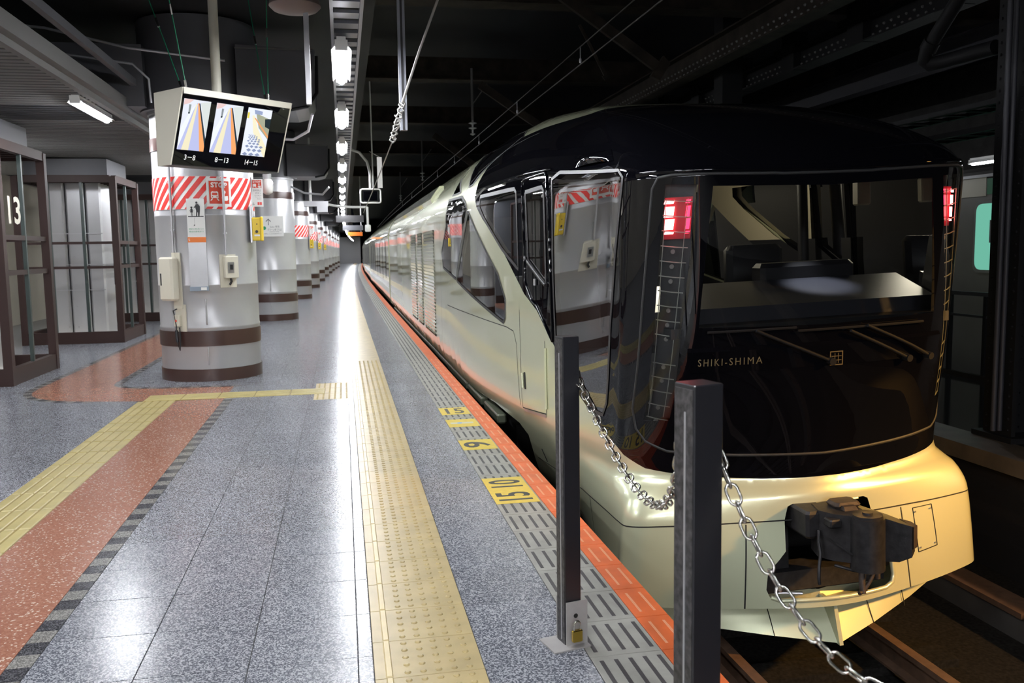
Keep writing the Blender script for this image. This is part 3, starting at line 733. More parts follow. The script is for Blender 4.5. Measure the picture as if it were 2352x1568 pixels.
mb = MB(); mb.add([mp(-W2+.005,.05,.003),mp(W2-.005,.05,.003),mp(W2-.005,LF-.01,.003),mp(-W2+.005,LF-.01,.003)], [(0,3,2,1)]); mb.build('front_glass', 'gloss_black', t)
E1 = {}
def sc(col, s=1.0):
    k = (col, s)
    if k not in E1: E1[k] = emis('screen colour', col, s*.95)
    return E1[k]
WHT, LAV, YEL, ORG, DRK, GRY, BLU = (.86,.9,1), (.58,.62,.95), (.95,.88,.62), (1,.42,.16), (.03,.05,.06), (.55,.62,.62), (.30,.36,.55)
def screen(x0, x1, s0, s1, polys):
    n = 0
    sobj = None
    for pl, col, e in polys:
        mb = MB(); mb.add([mp(x0+(x1-x0)*u, s0+(s1-s0)*v, .005+.0006*n) for u, v in pl], [tuple(range(len(pl)))])
        if sobj is None: sobj = mb.build('screen', sc(col, e), t)
        else: mb.build('picture_patch', sc(col, e), sobj)
        n += 1
FULL = [(0,0),(1,0),(1,1),(0,1)]
def plat(px):
    return [(FULL, WHT, 1.05), ([(.5,.06),(.62,.06),(.96,1),(.0,1),(0,.8)], LAV, 1.0), ([(.47,.08),(.52,.08),(.42,1),(.15,1)], YEL, 1.05), ([(.30,.2),(.44,.1),(.15,.7),(0,1),(0,.6)], WHT, 1.15),
            ([(.52,.06),(.56,.06),(1,.9),(1,1),(.84,1)], ORG, 1.1), ([(.56,.06),(.6,.06),(1,.75),(1,.9)], DRK, 1), ([(.62,.05),(1,0),(1,.7)], (.8,.86,.84), 1.0), ([(.2,.1),(.28,.1),(.27,.25),(.21,.25)], px, .6), ([(.2,.25),(.27,.25),(.26,.28),(.2,.28)], DRK, 1), ([(0,0),(.35,0),(.2,.08),(0,.12)], (.95,.7,.68), 1.0)]
screen(-.575, -.30, .085, .555, plat(GRY)); screen(-.235, .055, .085, .555, plat((.5,.56,.62)))
ck = [(FULL, WHT, 1.1), ([(.35,.1),(1,.2),(1,.62),(.55,.4)], (.55,.58,.42), .8), ([(.75,.2),(1,.18),(1,.4),(.8,.36)], DRK, .8), ([(.2,.15),(.3,.15),(.5,.4),(1,.8),(1,1),(.95,1),(.35,.5)], YEL, 1.1), ([(.3,.2),(.36,.2),(1,.55),(1,.6)], ORG, 1.0), ([(.25,.03),(.6,.05),(.6,.12),(.3,.12)], BLU, 1.2), ([(0,.1),(.08,.1),(.08,.22),(0,.22)], (.95,.8,.1), 1.0)]
for r_ in range(9):
    v = .97-.5*(1-.82**r_)*1.05; h = .055*.84**r_; 
    for q in range(4):
        u = (.15+.26*q+(.13 if r_ % 2 else 0)-.5)*(.86**r_)+.5-.030*r_; wd = .12*.86**r_
        if 0 < u-wd and u+wd < .98 and u+wd < .35+ (v-.3)*1.0: ck.append(([(u-wd,v),(u,v-h*.8),(u+wd,v),(u,min(v+h*.8,1))], BLU, 1.0))
screen(.115, .395, .085, .555, ck)
for body, cx in (('3－8', -.43), ('8－13', -.085), ('14－15', .255)):
    mb = MB(); put_text(mb, body, lambda x, y: mp(cx+x, .622-y, .006), w=.115 if len(body) < 4 else .15, h=.05, bold=.012); mb.build('lettering', 'white', t)
mb = MB(); mb.cyl((-.1,.22,.0), (-.1,.22,1.28), .045, n=20); mb.build('hanging_pole', 'cream', t, smooth=40)
mb = MB(); mb.box(-.3, .25, .1, .34, .012, .022); mb.box(-.2, .1, .12, .32, .022, .04); mb.build('bracket', 'steel', t)
for (p0, p1) in (((-.5,.1,.02), (-.78,.0,1.26)), ((-.52,.14,.02), (-.45,.9,1.26)), ((.42,.12,.02), (.44,.1,1.26)), ((.42,.16,.02), (.65,.7,1.26))):
    mb = MB(); mb.tube([p0, p1], .0055, n=6); p = Vector(p0); q = (Vector(p1)-p)
    mb.build('stay_wire', 'greenwire', t, smooth=60)
    mb = MB(); mb.tube([p, p+q*.06], .012, n=6); mb.tube([p+q*.5, p+q*.57], .011, n=6); mb.build('turnbuckle', 'chrome', t, smooth=60)

# ================================================================== brown steel frames round silver pillars
def frame(loc, lab, lab2, digits=None):
    t = thing('steel_frame', lab, 'steel frame', loc, group='brown steel frames on the left')
    XL, YD, H = -1.55, 1.62, 2.86
    for x, y in ((0,0),(XL,0),(0,YD),(XL,YD)):
        mb = MB(); mb.box(x-.05, x+.05, y-.05, y+.05, 0, H); mb.build('post', 'brown_steel', t)
    for z0, z1 in ((0,.20),(H-.10,H+.02)):
        for a in range(4):
            mb = MB()
            if a == 0: mb.box(XL+.05, -.05, -.04, .04, z0, z1)
            if a == 1: mb.box(XL+.05, -.05, YD-.04, YD+.04, z0, z1)
            if a == 2: mb.box(-.04, .04, .05, YD-.05, z0, z1)
            if a == 3: mb.box(XL-.04, XL+.04, .05, YD-.05, z0, z1)
            mb.build('base_rail' if z0 == 0 else 'top_rail', 'brown_steel', t)
    for z in (1.29, 1.71):
        for a in range(3):
            mb = MB()
            if a == 0: mb.box(XL+.05, -.05, -.018, .018, z, z+.045)
            if a == 1: mb.box(XL+.05, -.05, YD-.018, YD+.018, z, z+.045)
            if a == 2: mb.box(-.018, .018, .05, YD-.05, z, z+.06)
            mb.build('cross_bar', 'brown_steel', t)
    gm = 'mullion_green'
    for x, y in ((-.52,0),(-1.05,0),(-.52,YD),(-1.05,YD),(0,.80)):
        mb = MB(); mb.box(x-.022, x+.022, y-.022, y+.022, .20, H-.10); mb.build('mullion', gm, t)
    mb = MB()
    for k in range(6): mb.box(XL+.05, -.05, .2+.22*k, .23+.22*k, H-.08, H-.05)
    mb.build('roof_bar', 'brown_steel', t)
    mb = MB(); mb.box(XL+.1, -.12, .15, YD-.1, H+.03, 3.17); mb.build('header_box', 'duct', t)
    if digits:
        mb = MB(); put_text(mb, digits, lambda x, y: (.062, .34+x, 2.06+y), w=.40, h=.33, bold=.02); mb.build('platform_number', 'cream', t)
    p = thing('silver_pillar', lab2, 'pillar', (loc[0]-.80, loc[1]+.9, 0), group='silver clad pillars on the left')
    mb = MB()
    for (a, b) in ((-.46,-.16),(-.14,.16),(.18,.44)): mb.bbox(a, b, -.34+.03*(a>0), .34, 0, 3.18, .03)
    mb.build('cladding', 'silver', p)
    mb = MB(); 
    for z in (.9, 1.35, 1.9): mb.box(-.47, .45, -.345, -.335, z, z+.015)
    mb.build('joint_strip', 'zinc', p)
    mb = MB()
    for z in (.25,.62,1.0,1.5,2.1):
        for x in (-.20,-.05): mb.cyl((x,-.34,z),(x,-.352,z),.012,n=8)
    mb.build('rivet', 'steel', p)
    mb = MB(); mb.box(-.65, .6, -.62, -.52, .02, .06); mb.box(.55, .62, -.5, .5, .02, .06); mb.build('base_uplight', 'white_lit', p)
M['mullion_green'] = mat('dark green mullion', (.030,.045,.042), .4)
frame((-3.88, 11.15, 0), 'brown steel frame at the left edge bearing the number 13', 'silver pillar inside the frame numbered 13', '13')
frame((-3.83, 16.3, 0), 'brown steel frame standing left of the nearest column, without a number', 'silver clad pillar inside the middle brown frame')
frame((-3.83, 21.4, 0), 'brown steel frame half hidden behind the nearest column', 'silver pillar inside the farthest brown frame')
# backlit panel and sill on the left wall
t = thing('backlit_panel', 'glowing white panel on the cream wall seen through the left frame', 'light panel', (-7.19, 19.2, 1.72))
mb = MB(); mb.box(0, .03, -1.6, 1.6, 0, .62); mb.build('frame', 'brown_steel', t)
mb = MB(); mb.box(.03, .035, -1.55, 1.55, .04, .58); mb.build('diffuser', 'white_lit', t)
t = thing('wall_cabinet', 'pale low cabinet against the grey wall behind the nearest column', 'cabinet', (-5.2, 23.6, 0))
mb = MB(); mb.bbox(-1.6, 1.6, -.2, .2, .05, .78, .02); mb.build('body', 'white', t)
for k in range(4): mb = MB(); mb.box(-1.55+.79*k, -.8+.79*k, -.215, -.2, .1, .74); mb.build('door', 'white', t)

# ================================================================== overhead hanging things
t = thing('horn_speaker', 'round brown speaker bowl on a pole at the top edge left of the lamps', 'speaker', (-.30, 7.3, 3.42))
mb = MB(); mb.vcyl(0, 0, [(.02,.14),(.10,.12),(.19,.05),(.20,.0),(.17,-.03),(.05,-.06)], n=28); mb.build('bowl', mat('brown enamel', (.20,.15,.14), .4), t, smooth=50)
mb = MB(); mb.box(-.02+.08, .02+.08, -.03, .03, -.75, -.05); mb.build('pole', 'zinc', t)
mb = MB(); mb.cyl((0,0,.12),(0,0,.82),.02,n=10); mb.build('hanger', 'zinc', t, smooth=40)
t = thing('hanging_post', 'steel channel post hanging from above beside the lamp row', 'post', (.57, 8.0, 2.57))
mb = MB(); mb.box(-.032, .032, -.032, .032, 0, 3.4); mb.build('channel', 'tray', t)
mb = MB(); mb.box(-.010, .010, -.036, -.032, 0, 3.4); mb.build('slot', 'satin_black', t)
pts = [(1.02,7.2,4.1),(.842,7.5,3.565),(.70,7.72,3.2),(.56,7.92,2.80)]
mb = MB(); mb.tube(pts, .011, n=6); kn = []
for i in range(60):
    s = i/59; kn.append((.56-.09*s+.028*math.sin(i*1.3), 7.92+.12*s, 2.80-.32*s+.02*math.cos(i*1.9)))
mb.tube(kn, .009, n=6); mb.tube([(.47,8.05,2.48),(.44,10,2.38),(.42,13,2.30),(.40,16.5,2.22)], .006, n=5)
tag(mb.build('knotted_rope', 'rope', smooth=60), 'grey rope slung from above and knotted round the hanging post', 'rope')
t = thing('hanging_tag', 'small white plate dangling from the rope above the train', 'tag', (.565, 13, 2.42))
mb = MB(); mb.box(-.035, .035, -.003, .003, 0, .44); mb.build('plate', 'white', t)
mb = MB(); mb.tube([(0,0,.44),(-.14,.0,.52)], .004, n=5); mb.build('string', 'rope', t)
t = thing('small_monitor', 'small dark monitor in a white rounded tube frame hanging over the platform edge', 'monitor', (.655, 20, 2.74))
mb = MB(); mb.bbox(-.17, .17, -.03, .03, -.12, .12, .02); mb.build('screen_case', 'gloss_black', t)
fr = smoothpoly([(-.22,-.15,.05),(.22,-.15,.05),(.22,.15,.05),(-.22,.15,.05)], 4)
mb = MB(); mb.tube([(x,-.02,z) for x, z in fr], .018, n=8, closed=True); mb.build('tube_frame', 'white', t, smooth=60)
mb = MB(); mb.tube([(.0,0,.15),(.0,0,.5),(-.06,0,.75),(-.22,0,.95),(-.42,0,1.02),(-.46,0,1.2),(-.46,0,1.52)], .03, n=10); mb.tube([(.06,0,.15),(.05,0,3.26)], .015, n=8); mb.build('bent_hanger', 'white', t, smooth=60)
t = thing('pendant_lamp', 'clear glass jar lamp hanging on a short pipe behind the STOP flag sign', 'pendant lamp', (-.93, 11.95, 2.26))
mb = MB(); mb.vcyl(0, 0, [(.02,0),(.065,.03),(.075,.09),(.07,.17),(.045,.21)], n=20); mb.build('glass_jar', mat('frosted glass jar', (.6,.6,.58), .15, spec=.8), t, smooth=50)
mb = MB(); mb.vcyl(0, 0, [(.05,.20),(.055,.26),(.025,.30)], n=16); mb.cyl((0,0,.28),(0,0,1.0),.018,n=10); mb.build('pipe', 'zinc', t, smooth=40)
t = thing('camera_cluster', 'grey ceiling camera and junction boxes hanging before the third column', 'camera', (-.62, 22.0, 2.62))
mb = MB(); mb.box(-.25, .32, -.1, .1, 0, .12); mb.box(.05, .30, -.12, .1, -.14, .02); mb.build('junction_box', 'zinc', t)
mb = MB(); mb.cyl((-.1,0,.12),(-.1,0,1.63),.03,n=10); mb.build('drop_pipe', 'white', t, smooth=40)
mb = MB(); mb.tube([(.3,0,.05),(.55,0,.0),(.9,.0,-.02),(1.25,0,-.02)], .028, n=8); mb.tube([(1.25,0,-.02),(1.25,0,-.45)], .028, n=8); mb.bbox(1.18, 1.32, -.08, .08, -.62, -.45, .02); mb.build('bracket_arm', 'white', t, smooth=40)
for k, (y, x) in enumerate(((33,.30),(45,.55),(60,.85))):
    t = thing('hanging_sign_frame', 'small sign frame hanging over the platform at distance, %s of three' % ('nearest', 'middle', 'farthest')[k], 'sign frame', (x, y, 2.6), group='distant hanging sign frames')
    mb = MB(); mb.box(-.5, .5, -.06, .06, 0, .25); mb.build('panel', ('satin_black', 'duct', 'orange_p')[k], t)
    mb = MB(); mb.cyl((-.4,0,.25),(-.4,0,1.65),.02,n=8); mb.build('rod', 'zinc', t)
    mb = MB(); mb.cyl((.4,0,.25),(.4,0,1.65),.02,n=8); mb.build('rod', 'zinc', t)
for k, (p, lab) in enumerate(((((-6.8,10.2,4.0),(-3.6,10.3,3.95),(-3.0,10.3,3.9),(-2.2,10.3,3.72),(-1.2,10.35,3.62)), 'thin grey conduit running to the hanging pole under the dark ceiling'),
                    (((-6.8,10.6,3.85),(-4.2,10.5,3.84),(-2.2,10.55,3.6),(-2.05,10.6,3.45),(-2.05,10.65,3.2)), 'bent grey conduit dropping to the left of the monitors'))):
    mb = MB(); mb.tube(p, .014, n=8); tag(mb.build('ceiling_conduit', 'zinc', smooth=60), lab, 'conduit')
for k, (p, r, lab) in enumerate((([(-.30,11.0,3.15),(-.36,11.2,2.98),(-.55,11.4,2.90),(-.95,11.5,2.93),(-1.15,11.5,3.05)], .018, 'grey cable loop under the nearest duct casing'),
                    ([(-.25,20.2,2.95),(-.4,20.4,2.8),(-.8,20.6,2.85),(-1.1,20.7,3.0)], .022, 'white cable loop under the second duct casing'))):
    mb = MB(); mb.tube(p, r, n=8); tag(mb.build('cable_loop', 'zinc', smooth=60), lab, 'cable')
# ---- cab car surface: S(a, v) -> (x, y, z) in train frame (left half has x < 0) ----
KZ = [-0.61, -0.35, -0.10, 0.04, 0.14, 0.30, 0.90, 1.92]
KA = [0.0, 0.6, 1.0, 1.2, 1.42, 1.62, 2.05, 2.9]
KP = [
 [(0,4.55),(.60,4.68),(1.10,4.87),(1.22,4.965),(1.20,5.09),(1.00,6.6)],
 [(0,4.60),(.60,4.70),(1.08,4.865),(1.19,4.955),(1.19,5.08),(1.12,6.6)],
 [(0,4.64),(.60,4.73),(1.04,4.865),(1.155,4.95),(1.175,5.075),(1.205,6.6)],
 [(0,4.65),(.58,4.75),(.97,4.89),(1.10,4.99),(1.14,5.17),(1.25,6.6)],
 [(0,4.70),(.55,4.82),(.86,4.95),(1.02,5.09),(1.105,5.29),(1.275,6.6)],
 [(0,4.71),(.55,4.81),(.85,4.93),(1.00,5.06),(1.10,5.25),(1.29,6.6)],
 [(0,4.68),(.55,4.72),(.85,4.80),(.99,4.93),(1.085,5.13),(1.275,6.6)],
 [(0,4.62),(.50,4.64),(.83,4.69),(1.00,4.81),(1.075,5.00),(1.24,6.6)],
]
for _r in KP:       # flat cab side between the corner and the door
    (_x0, _y0), (_x1, _y1) = _r[4], _r[5]
    _r[5:5] = [(_x0+(_x1-_x0)*_t, _y0+(_y1-_y0)*_t) for _t in (.135, .426)]
DX = .175
N0, N1 = 1.63, 2.02
VR = 1.92; RH = 1.02; VH = 1.50; YS = 10.0; VMAX = VR + VH
KPn = np.array(KP, float); KZn = np.array(KZ); KAn = np.array(KA)
def _hermite(xs, ys, x):
    # pchip-like monotone cubic on a vector of rows ys[i]
    n = len(xs)
    if x <= xs[0]: return ys[0]
    if x >= xs[-1]: return ys[-1]
    i = int(np.searchsorted(xs, x) - 1)
    def slope(j):
        if j == 0: return (ys[1]-ys[0])/(xs[1]-xs[0])
        if j == n-1: return (ys[-1]-ys[-2])/(xs[-1]-xs[-2])
        d0 = (ys[j]-ys[j-1])/(xs[j]-xs[j-1]); d1 = (ys[j+1]-ys[j])/(xs[j+1]-xs[j])
        m = np.where(d0*d1 > 0, 2*d0*d1/np.where(np.abs(d0+d1) < 1e-9, 1, d0+d1), 0)
        return m
    h = xs[i+1]-xs[i]; t = (x-xs[i])/h
    m0 = slope(i)*h; m1 = slope(i+1)*h
    return (2*t**3-3*t*t+1)*ys[i] + (t**3-2*t*t+t)*m0 + (-2*t**3+3*t*t)*ys[i+1] + (t**3-t*t)*m1
_cache = {}
def _ctrl(z):
    k = round(z, 4)
    if k not in _cache: _cache[k] = _hermite(KZn, KPn, z)
    return _cache[k]
def _out(a, z):
    P = _ctrl(z)
    if a >= KA[-1]:
        t = min((a-KA[-1])/4.2, 1); return P[-1][0]+DX*(1-(1-t)**2), P[-1][1] + (a-KA[-1])
    i = min(max(int(np.searchsorted(KAn, a, side='right')-1), 0), len(KA)-2)
    def pt(j):
        if j < 0: return np.array([-P[-j][0], P[-j][1]]), -KA[-j]
        if j >= len(KA): return np.array([P[-1][0]+.045, P[-1][1]+.6]), KA[-1]+.6
        return P[j], KA[j]
    p0, a0 = pt(i-1); p1, a1 = pt(i); p2, a2 = pt(i+1); p3, a3 = pt(i+2)
    h = a2-a1; t = (a-a1)/h
    m1 = (p2-p0)/(a2-a0)*h; m2 = (p3-p1)/(a3-a1)*h
    q = (2*t**3-3*t*t+1)*p1 + (t**3-2*t*t+t)*m1 + (-2*t**3+3*t*t)*p2 + (t**3-t*t)*m2
    return float(q[0]), float(q[1])
def S(a, v, rec=False):
    """point of the left half of the car skin (x negative)"""
    s = 1.0
    if a < 0: a = -a; s = -1.0
    if v <= VR:
        x, y = _out(a, v)
        return (-x*s, y, v)
    x, y = _out(a, VR)
    th = min((v-VR)/VH, 1.0)*math.pi/2
    w = min(max((a-1.0)/3.0, 0), 1); w = w*w*(3-2*w)
    n = N0 + (N1-N0)*w
    k = math.cos(th)**(2/n) if th < math.pi/2-1e-9 else 0.0
    h = math.sin(th)**(2/n)
    yc = max(y, YS)
    return (-x*k*s, yc+(y-yc)*k, VR + RH*h)
NSIGN = 1.0
NSIGN = -1.0
# ================================================================== CAB CAR
CAB = thing('cab_car', 'champagne gold luxury train cab car with black glass nose and red tail lights', 'train car', (XC, 0, -1))
CAB.rotation_euler = (0, -TAU, 0)
def tb(mb, name, mats, parent=None, smooth=None):       # train parts are drawn with platform-level heights, the car frame sits at rail level
    par = parent or CAB
    o = mb.build(name, mats, par, smooth)
    if par is CAB: o.location = (0, 0, 1)
    return o
def nrm(a, v, rec=False):
    e = .006; v0 = max(v-e, -.61); v1 = min(v+e, VMAX-.002)
    if v1 <= v0: v0 = v1-.01
    if v0 < VR < v1: v0, v1 = (VR-2*e, VR) if v <= VR else (VR, VR+2*e)
    du = np.array(S(a+e, v if v < VMAX-.01 else VMAX-.05, rec)) - np.array(S(a-e, v if v < VMAX-.01 else VMAX-.05, rec)); dv = np.array(S(a, v1, rec))-np.array(S(a, v0, rec))
    n = np.cross(du, dv)*NSIGN; L = np.linalg.norm(n)
    return n/L if L > 1e-12 else np.array([0, 0, 1.0])
RECD = [False]
def P3(a, v, off=0.0, side=1, rec=None):
    rec = RECD[0] if rec is None else rec
    p = np.array(S(abs(a), v, rec))
    if off: p = p+nrm(abs(a), v, rec)*off
    if a < 0: p[0] = -p[0]
    return (p[0]*side, p[1], p[2])
# POLY-BEGIN
BLK = [(0.000,0.135),(0.131,0.133),(0.400,0.134),(0.679,0.148),(0.975,0.166),(1.175,0.185),(1.365,0.244),(1.451,0.289),(1.576,0.325),(1.701,0.364),(1.803,0.404),(1.908,0.446),(2.015,0.488),(2.125,0.532),(2.217,0.588),(2.310,0.645),(2.403,0.703),(2.499,0.763),(2.596,0.824),(2.690,0.885),(2.788,0.947),(2.891,1.010),(3.006,1.075),(3.170,1.130),(3.343,1.187),(3.482,1.259),(3.629,1.334),(3.782,1.412),(3.944,1.492),(4.114,1.576),(4.352,1.663),(4.608,1.756),(4.887,1.854),(5.191,1.982),(5.313,2.082),(5.300,2.218),(5.122,2.347),(4.710,2.493),(4.139,2.584),(3.434,2.603),(3.041,2.619),(1.600,2.660),(0.800,2.700),(0.000,2.720)]
BLKR = [(0.000,0.135),(0.131,0.133),(0.400,0.134),(0.679,0.148),(0.975,0.166),(1.175,0.185),(1.365,0.244),(1.451,0.289),(1.576,0.325),(1.701,0.364),(1.803,0.404),(1.908,0.446),(2.015,0.488),(2.125,0.532),(2.217,0.588),(2.310,0.645),(2.403,0.703),(2.499,0.763),(2.596,0.824),(2.690,0.885),(2.788,0.947),(2.891,1.010),(3.006,1.075),(3.170,1.130),(3.343,1.187),(3.482,1.259),(3.629,1.334),(3.782,1.412),(3.944,1.492),(4.114,1.576),(4.352,1.663),(4.608,1.756),(4.887,1.854),(5.191,1.982),(5.313,2.082),(5.300,2.218),(5.122,2.347),(4.710,2.493),(4.139,2.584),(3.434,2.603),(3.041,2.619),(1.600,2.660),(0.800,2.700),(0.000,2.720)]
NTOP = 3
POLY = dict(black=BLK,
 roofwin=[(5.867,2.213),(6.154,2.357),(6.516,2.527),(6.958,2.746),(6.259,2.789),(4.987,2.794),(4.099,2.708),(3.912,2.600),(4.327,2.506),(4.900,2.407),(5.358,2.312),(5.652,2.221)],
 tri=[(7.166,2.417),(6.427,2.189),(7.207,2.203)],
 winA1=[(7.502,2.163),(6.211,2.134),(5.891,2.059),(5.740,1.989),(6.669,1.220),(7.988,1.334),(8.160,1.530),(7.590,1.851)],
 winA2=[(5.670,1.965),(5.168,1.729),(4.232,1.332),(3.965,1.114),(3.977,0.947),(4.046,0.903),(6.599,1.203)],
 coupler=[(0.000,-0.005),(0.235,-0.005),(0.265,-0.020),(0.285,-0.100),(0.295,-0.280),(0.340,-0.330),(0.410,-0.400),(0.427,-0.500),(0.410,-0.545),(0.360,-0.556),(0.000,-0.556)])
POLYR = dict(
 winB=[(4.992,2.064),(3.604,2.045),(3.544,2.014),(3.506,1.386),(4.066,1.560),(4.762,1.841),(5.028,1.974)],
 doorwin=[(3.266,2.000),(2.830,2.017),(2.792,1.984),(2.758,1.273),(3.204,1.460)],
 fw=[(2.453,2.107),(1.501,2.040),(1.455,1.979),(1.554,1.508),(1.623,1.041),(1.641,0.547),(1.695,0.458),(1.796,0.459),(1.855,0.494),(1.915,0.528),(1.975,0.564),(2.037,0.599),(2.098,0.635),(2.163,0.665),(2.229,0.696),(2.295,0.726),(2.362,0.758),(2.430,0.790),(2.498,0.822),(2.568,0.855),(2.589,1.096),(2.609,1.329),(2.612,1.570),(2.615,1.810),(2.616,2.064)],
 windscreen=[(0.000,1.843),(0.820,1.863),(0.871,1.065),(0.000,1.045)],
 lens=[(0.920,1.874),(1.110,1.885),(1.220,0.490),(1.047,0.503)],
)
DOOR = [(3.369,2.087),(3.295,2.104),(2.761,2.124),(2.718,2.087),(2.716,2.043),(2.705,1.840),(2.691,1.648),(2.678,1.456),(2.658,1.182),(2.639,0.908),(2.640,0.865),(2.696,0.906),(2.753,0.947),(2.811,0.988),(2.871,1.030),(2.936,1.073),(3.004,1.116),(3.121,1.144),(3.312,1.284)]
# POLY-END
DOM = [(0,-.61),(3.80,-.61),(3.62,-.20),(3.55,-.03),(3.75,.04),(4.62,.073),(5.7,.04),(21.6,.04),(21.6,VMAX),(0,VMAX)]
def inside(p, poly):
    x, y = p; c_ = False; n = len(poly); j = n-1
    for i in range(n):
        xi, yi = poly[i]; xj, yj = poly[j]
        if (yi > y) != (yj > y) and x < (xj-xi)*(y-yi)/(yj-yi)+xi: c_ = not c_
        j = i
    return c_
class Skin:
    """a car skin cut along exact outlines: every outline becomes a region of its own"""
    def __init__(s, polys, dom, order, base, rec, av, vv, lines=()):
        pts = []; edges = []; idx = {}; s.rec = rec; s.pnc = {}
        def ad(p):
            k = (round(p[0], 4), round(p[1], 4))
            if k not in idx: idx[k] = len(pts); pts.append(Vector(k))
            return idx[k]
        for pl in [polys[k] for k in order]+[dom]:
            n = len(pl)
            for i in range(n):
                a, b = pl[i], pl[(i+1) % n]
                da, dv = abs(b[0]-a[0]), abs(b[1]-a[1])
                m = max(1, int(max(da/(.06 if max(a[0], b[0]) < 6 else .35), dv/.05)))
                q = [ad((a[0]+(b[0]-a[0])*k/m, a[1]+(b[1]-a[1])*k/m)) for k in range(m+1)]
                edges += [(q[k], q[k+1]) for k in range(m) if q[k] != q[k+1]]
        for a in av:
            for v in vv: ad((float(a), float(v)))
        for a, b in lines:
            q = [ad((a[0]+(b[0]-a[0])*k/40, a[1]+(b[1]-a[1])*k/40)) for k in range(41)]; edges += list(zip(q[:-1], q[1:]))
        V, E_, Fc, _, _, _ = delaunay_2d_cdt(pts, edges, [], 0, 1e-5)
        s.V = V = [(p[0], p[1]) for p in V]
        s.reg = {k: [] for k in order+[base]}
        bbx = {k: (min(p[0] for p in polys[k]), max(p[0] for p in polys[k]), min(p[1] for p in polys[k]), max(p[1] for p in polys[k])) for k in order}
        for f in Fc:
            c_ = (sum(V[i][0] for i in f)/len(f), sum(V[i][1] for i in f)/len(f))
            for k in order:
                b = bbx[k]
                if b[0] <= c_[0] <= b[1] and b[2] <= c_[1] <= b[3] and inside(c_, polys[k]): s.reg[k].append(tuple(f)); break
            else:
                if inside(c_, dom): s.reg[base].append(tuple(f))
    def pn(s, i):
        if i not in s.pnc:
            a, v = s.V[i]; s.pnc[i] = (np.array(S(a, min(v, VMAX-1e-5), s.rec)), nrm(a, v, s.rec))
        return s.pnc[i]
AV = list(np.arange(0, 3.2, .05))+list(np.arange(3.2, 6, .12))
VV = list(np.arange(.3, 1.92, .09))+[1.92]
GOLD = Skin(POLY, DOM, ['coupler', 'winA1', 'winA2', 'tri', 'roofwin', 'black'], 'gold', False, AV+list(np.arange(6, 21.6, .45)), list(np.arange(-.61, .3, .035))+VV+list(np.linspace(1.96, VMAX, 32)), [((1.3,1.52),(11,1.52)),((11,.45),(11,3.35)),((1.3,.45),(11,.45))])
DARK = Skin(POLYR, BLKR, ['windscreen', 'lens', 'fw', 'doorwin', 'winB'], 'mask', True, AV, [.16,.2,.25]+VV+list(np.arange(1.96, 2.64, .04)), [((1.3,1.52),(5.5,1.52)),((3.3,.5),(3.3,2.6)),((0,1.95),(3.3,1.95))])
def region(name, parts, m_, sides=(1, -1), off=0.0, filt=None, parent=None, flip=False):
    vs, ns, fs = [], [], []; mp_ = {}
    for sk, key in parts:
        for s in sides:
            for f in sk.reg[key]:
                if filt and not filt(sum(sk.V[i][0] for i in f)/3, sum(sk.V[i][1] for i in f)/3): continue
                g = []
                for i in f:
                    kk = (id(sk), i, s)
                    if sk.V[i][0] < 1e-6: kk = (id(sk), i, 1)
                    if kk not in mp_:
                        p, n = sk.pn(i); p = p+n*off
                        mp_[kk] = len(vs); vs.append((p[0]*s, p[1], p[2])); ns.append((n[0]*s, n[1], n[2]))
                    g.append(mp_[kk])
                if len(set(g)) < 3: continue
                A, B, C_ = (np.array(vs[q]) for q in g[:3]); nn = np.cross(B-A, C_-A)
                if np.linalg.norm(nn) < 1e-10: continue
                m0 = np.array(ns[g[0]])+np.array(ns[g[1]])+np.array(ns[g[2]])
                if (nn.dot(m0) < 0) != flip: g.reverse()
                fs.append(tuple(g))
    mb = MB(); mb.add(vs, fs); o = tb(mb, name, m_, parent)
    me = o.data; me.polygons.foreach_set('use_smooth', [True]*len(me.polygons))
    sg = -1 if flip else 1
    if len(me.vertices) == len(ns): me.normals_split_custom_set_from_vertices([(n[0]*sg, n[1]*sg, n[2]*sg) for n in ns])
    return o
region('body_shell', [(GOLD, 'gold')], 'gold')
region('black_mask', [(DARK, 'mask')], 'gloss_black')
region('windscreen', [(DARK, 'windscreen')], 'glass_front')
for s in (1, -1):
    region('tail_lamp_lens', [(DARK, 'lens')], 'glass_clear', (s,))
    region('front_side_window', [(DARK, 'fw')], 'glass_side', (s,)); region('cab_door_window', [(DARK, 'doorwin')], 'glass_side', (s,))
    region('corner_window', [(DARK, 'winB')], 'glass_side', (s,)); region('lounge_window', [(GOLD, 'winA1')], 'glass_side', (s,)); region('lounge_window', [(GOLD, 'winA2')], 'glass_side', (s,))
    region('shoulder_window', [(GOLD, 'tri')], 'glass_side', (s,)); region('roof_window', [(GOLD, 'roofwin')], 'gloss_black', (s,))
region('upper_lining', [(GOLD, 'gold'), (DARK, 'mask')], 'cab_cream', off=-.05, filt=lambda a, v: 3.3 < a < 11 and 1.52 < v < 3.35, flip=True)
region('lower_lining', [(GOLD, 'gold'), (DARK, 'mask')], 'cab_dark', off=-.05, filt=lambda a, v: (1.3 < a < 11 and .45 < v <= 1.52) or (.0 < a <= 3.3 and 1.95 < v < 3.35), flip=True)
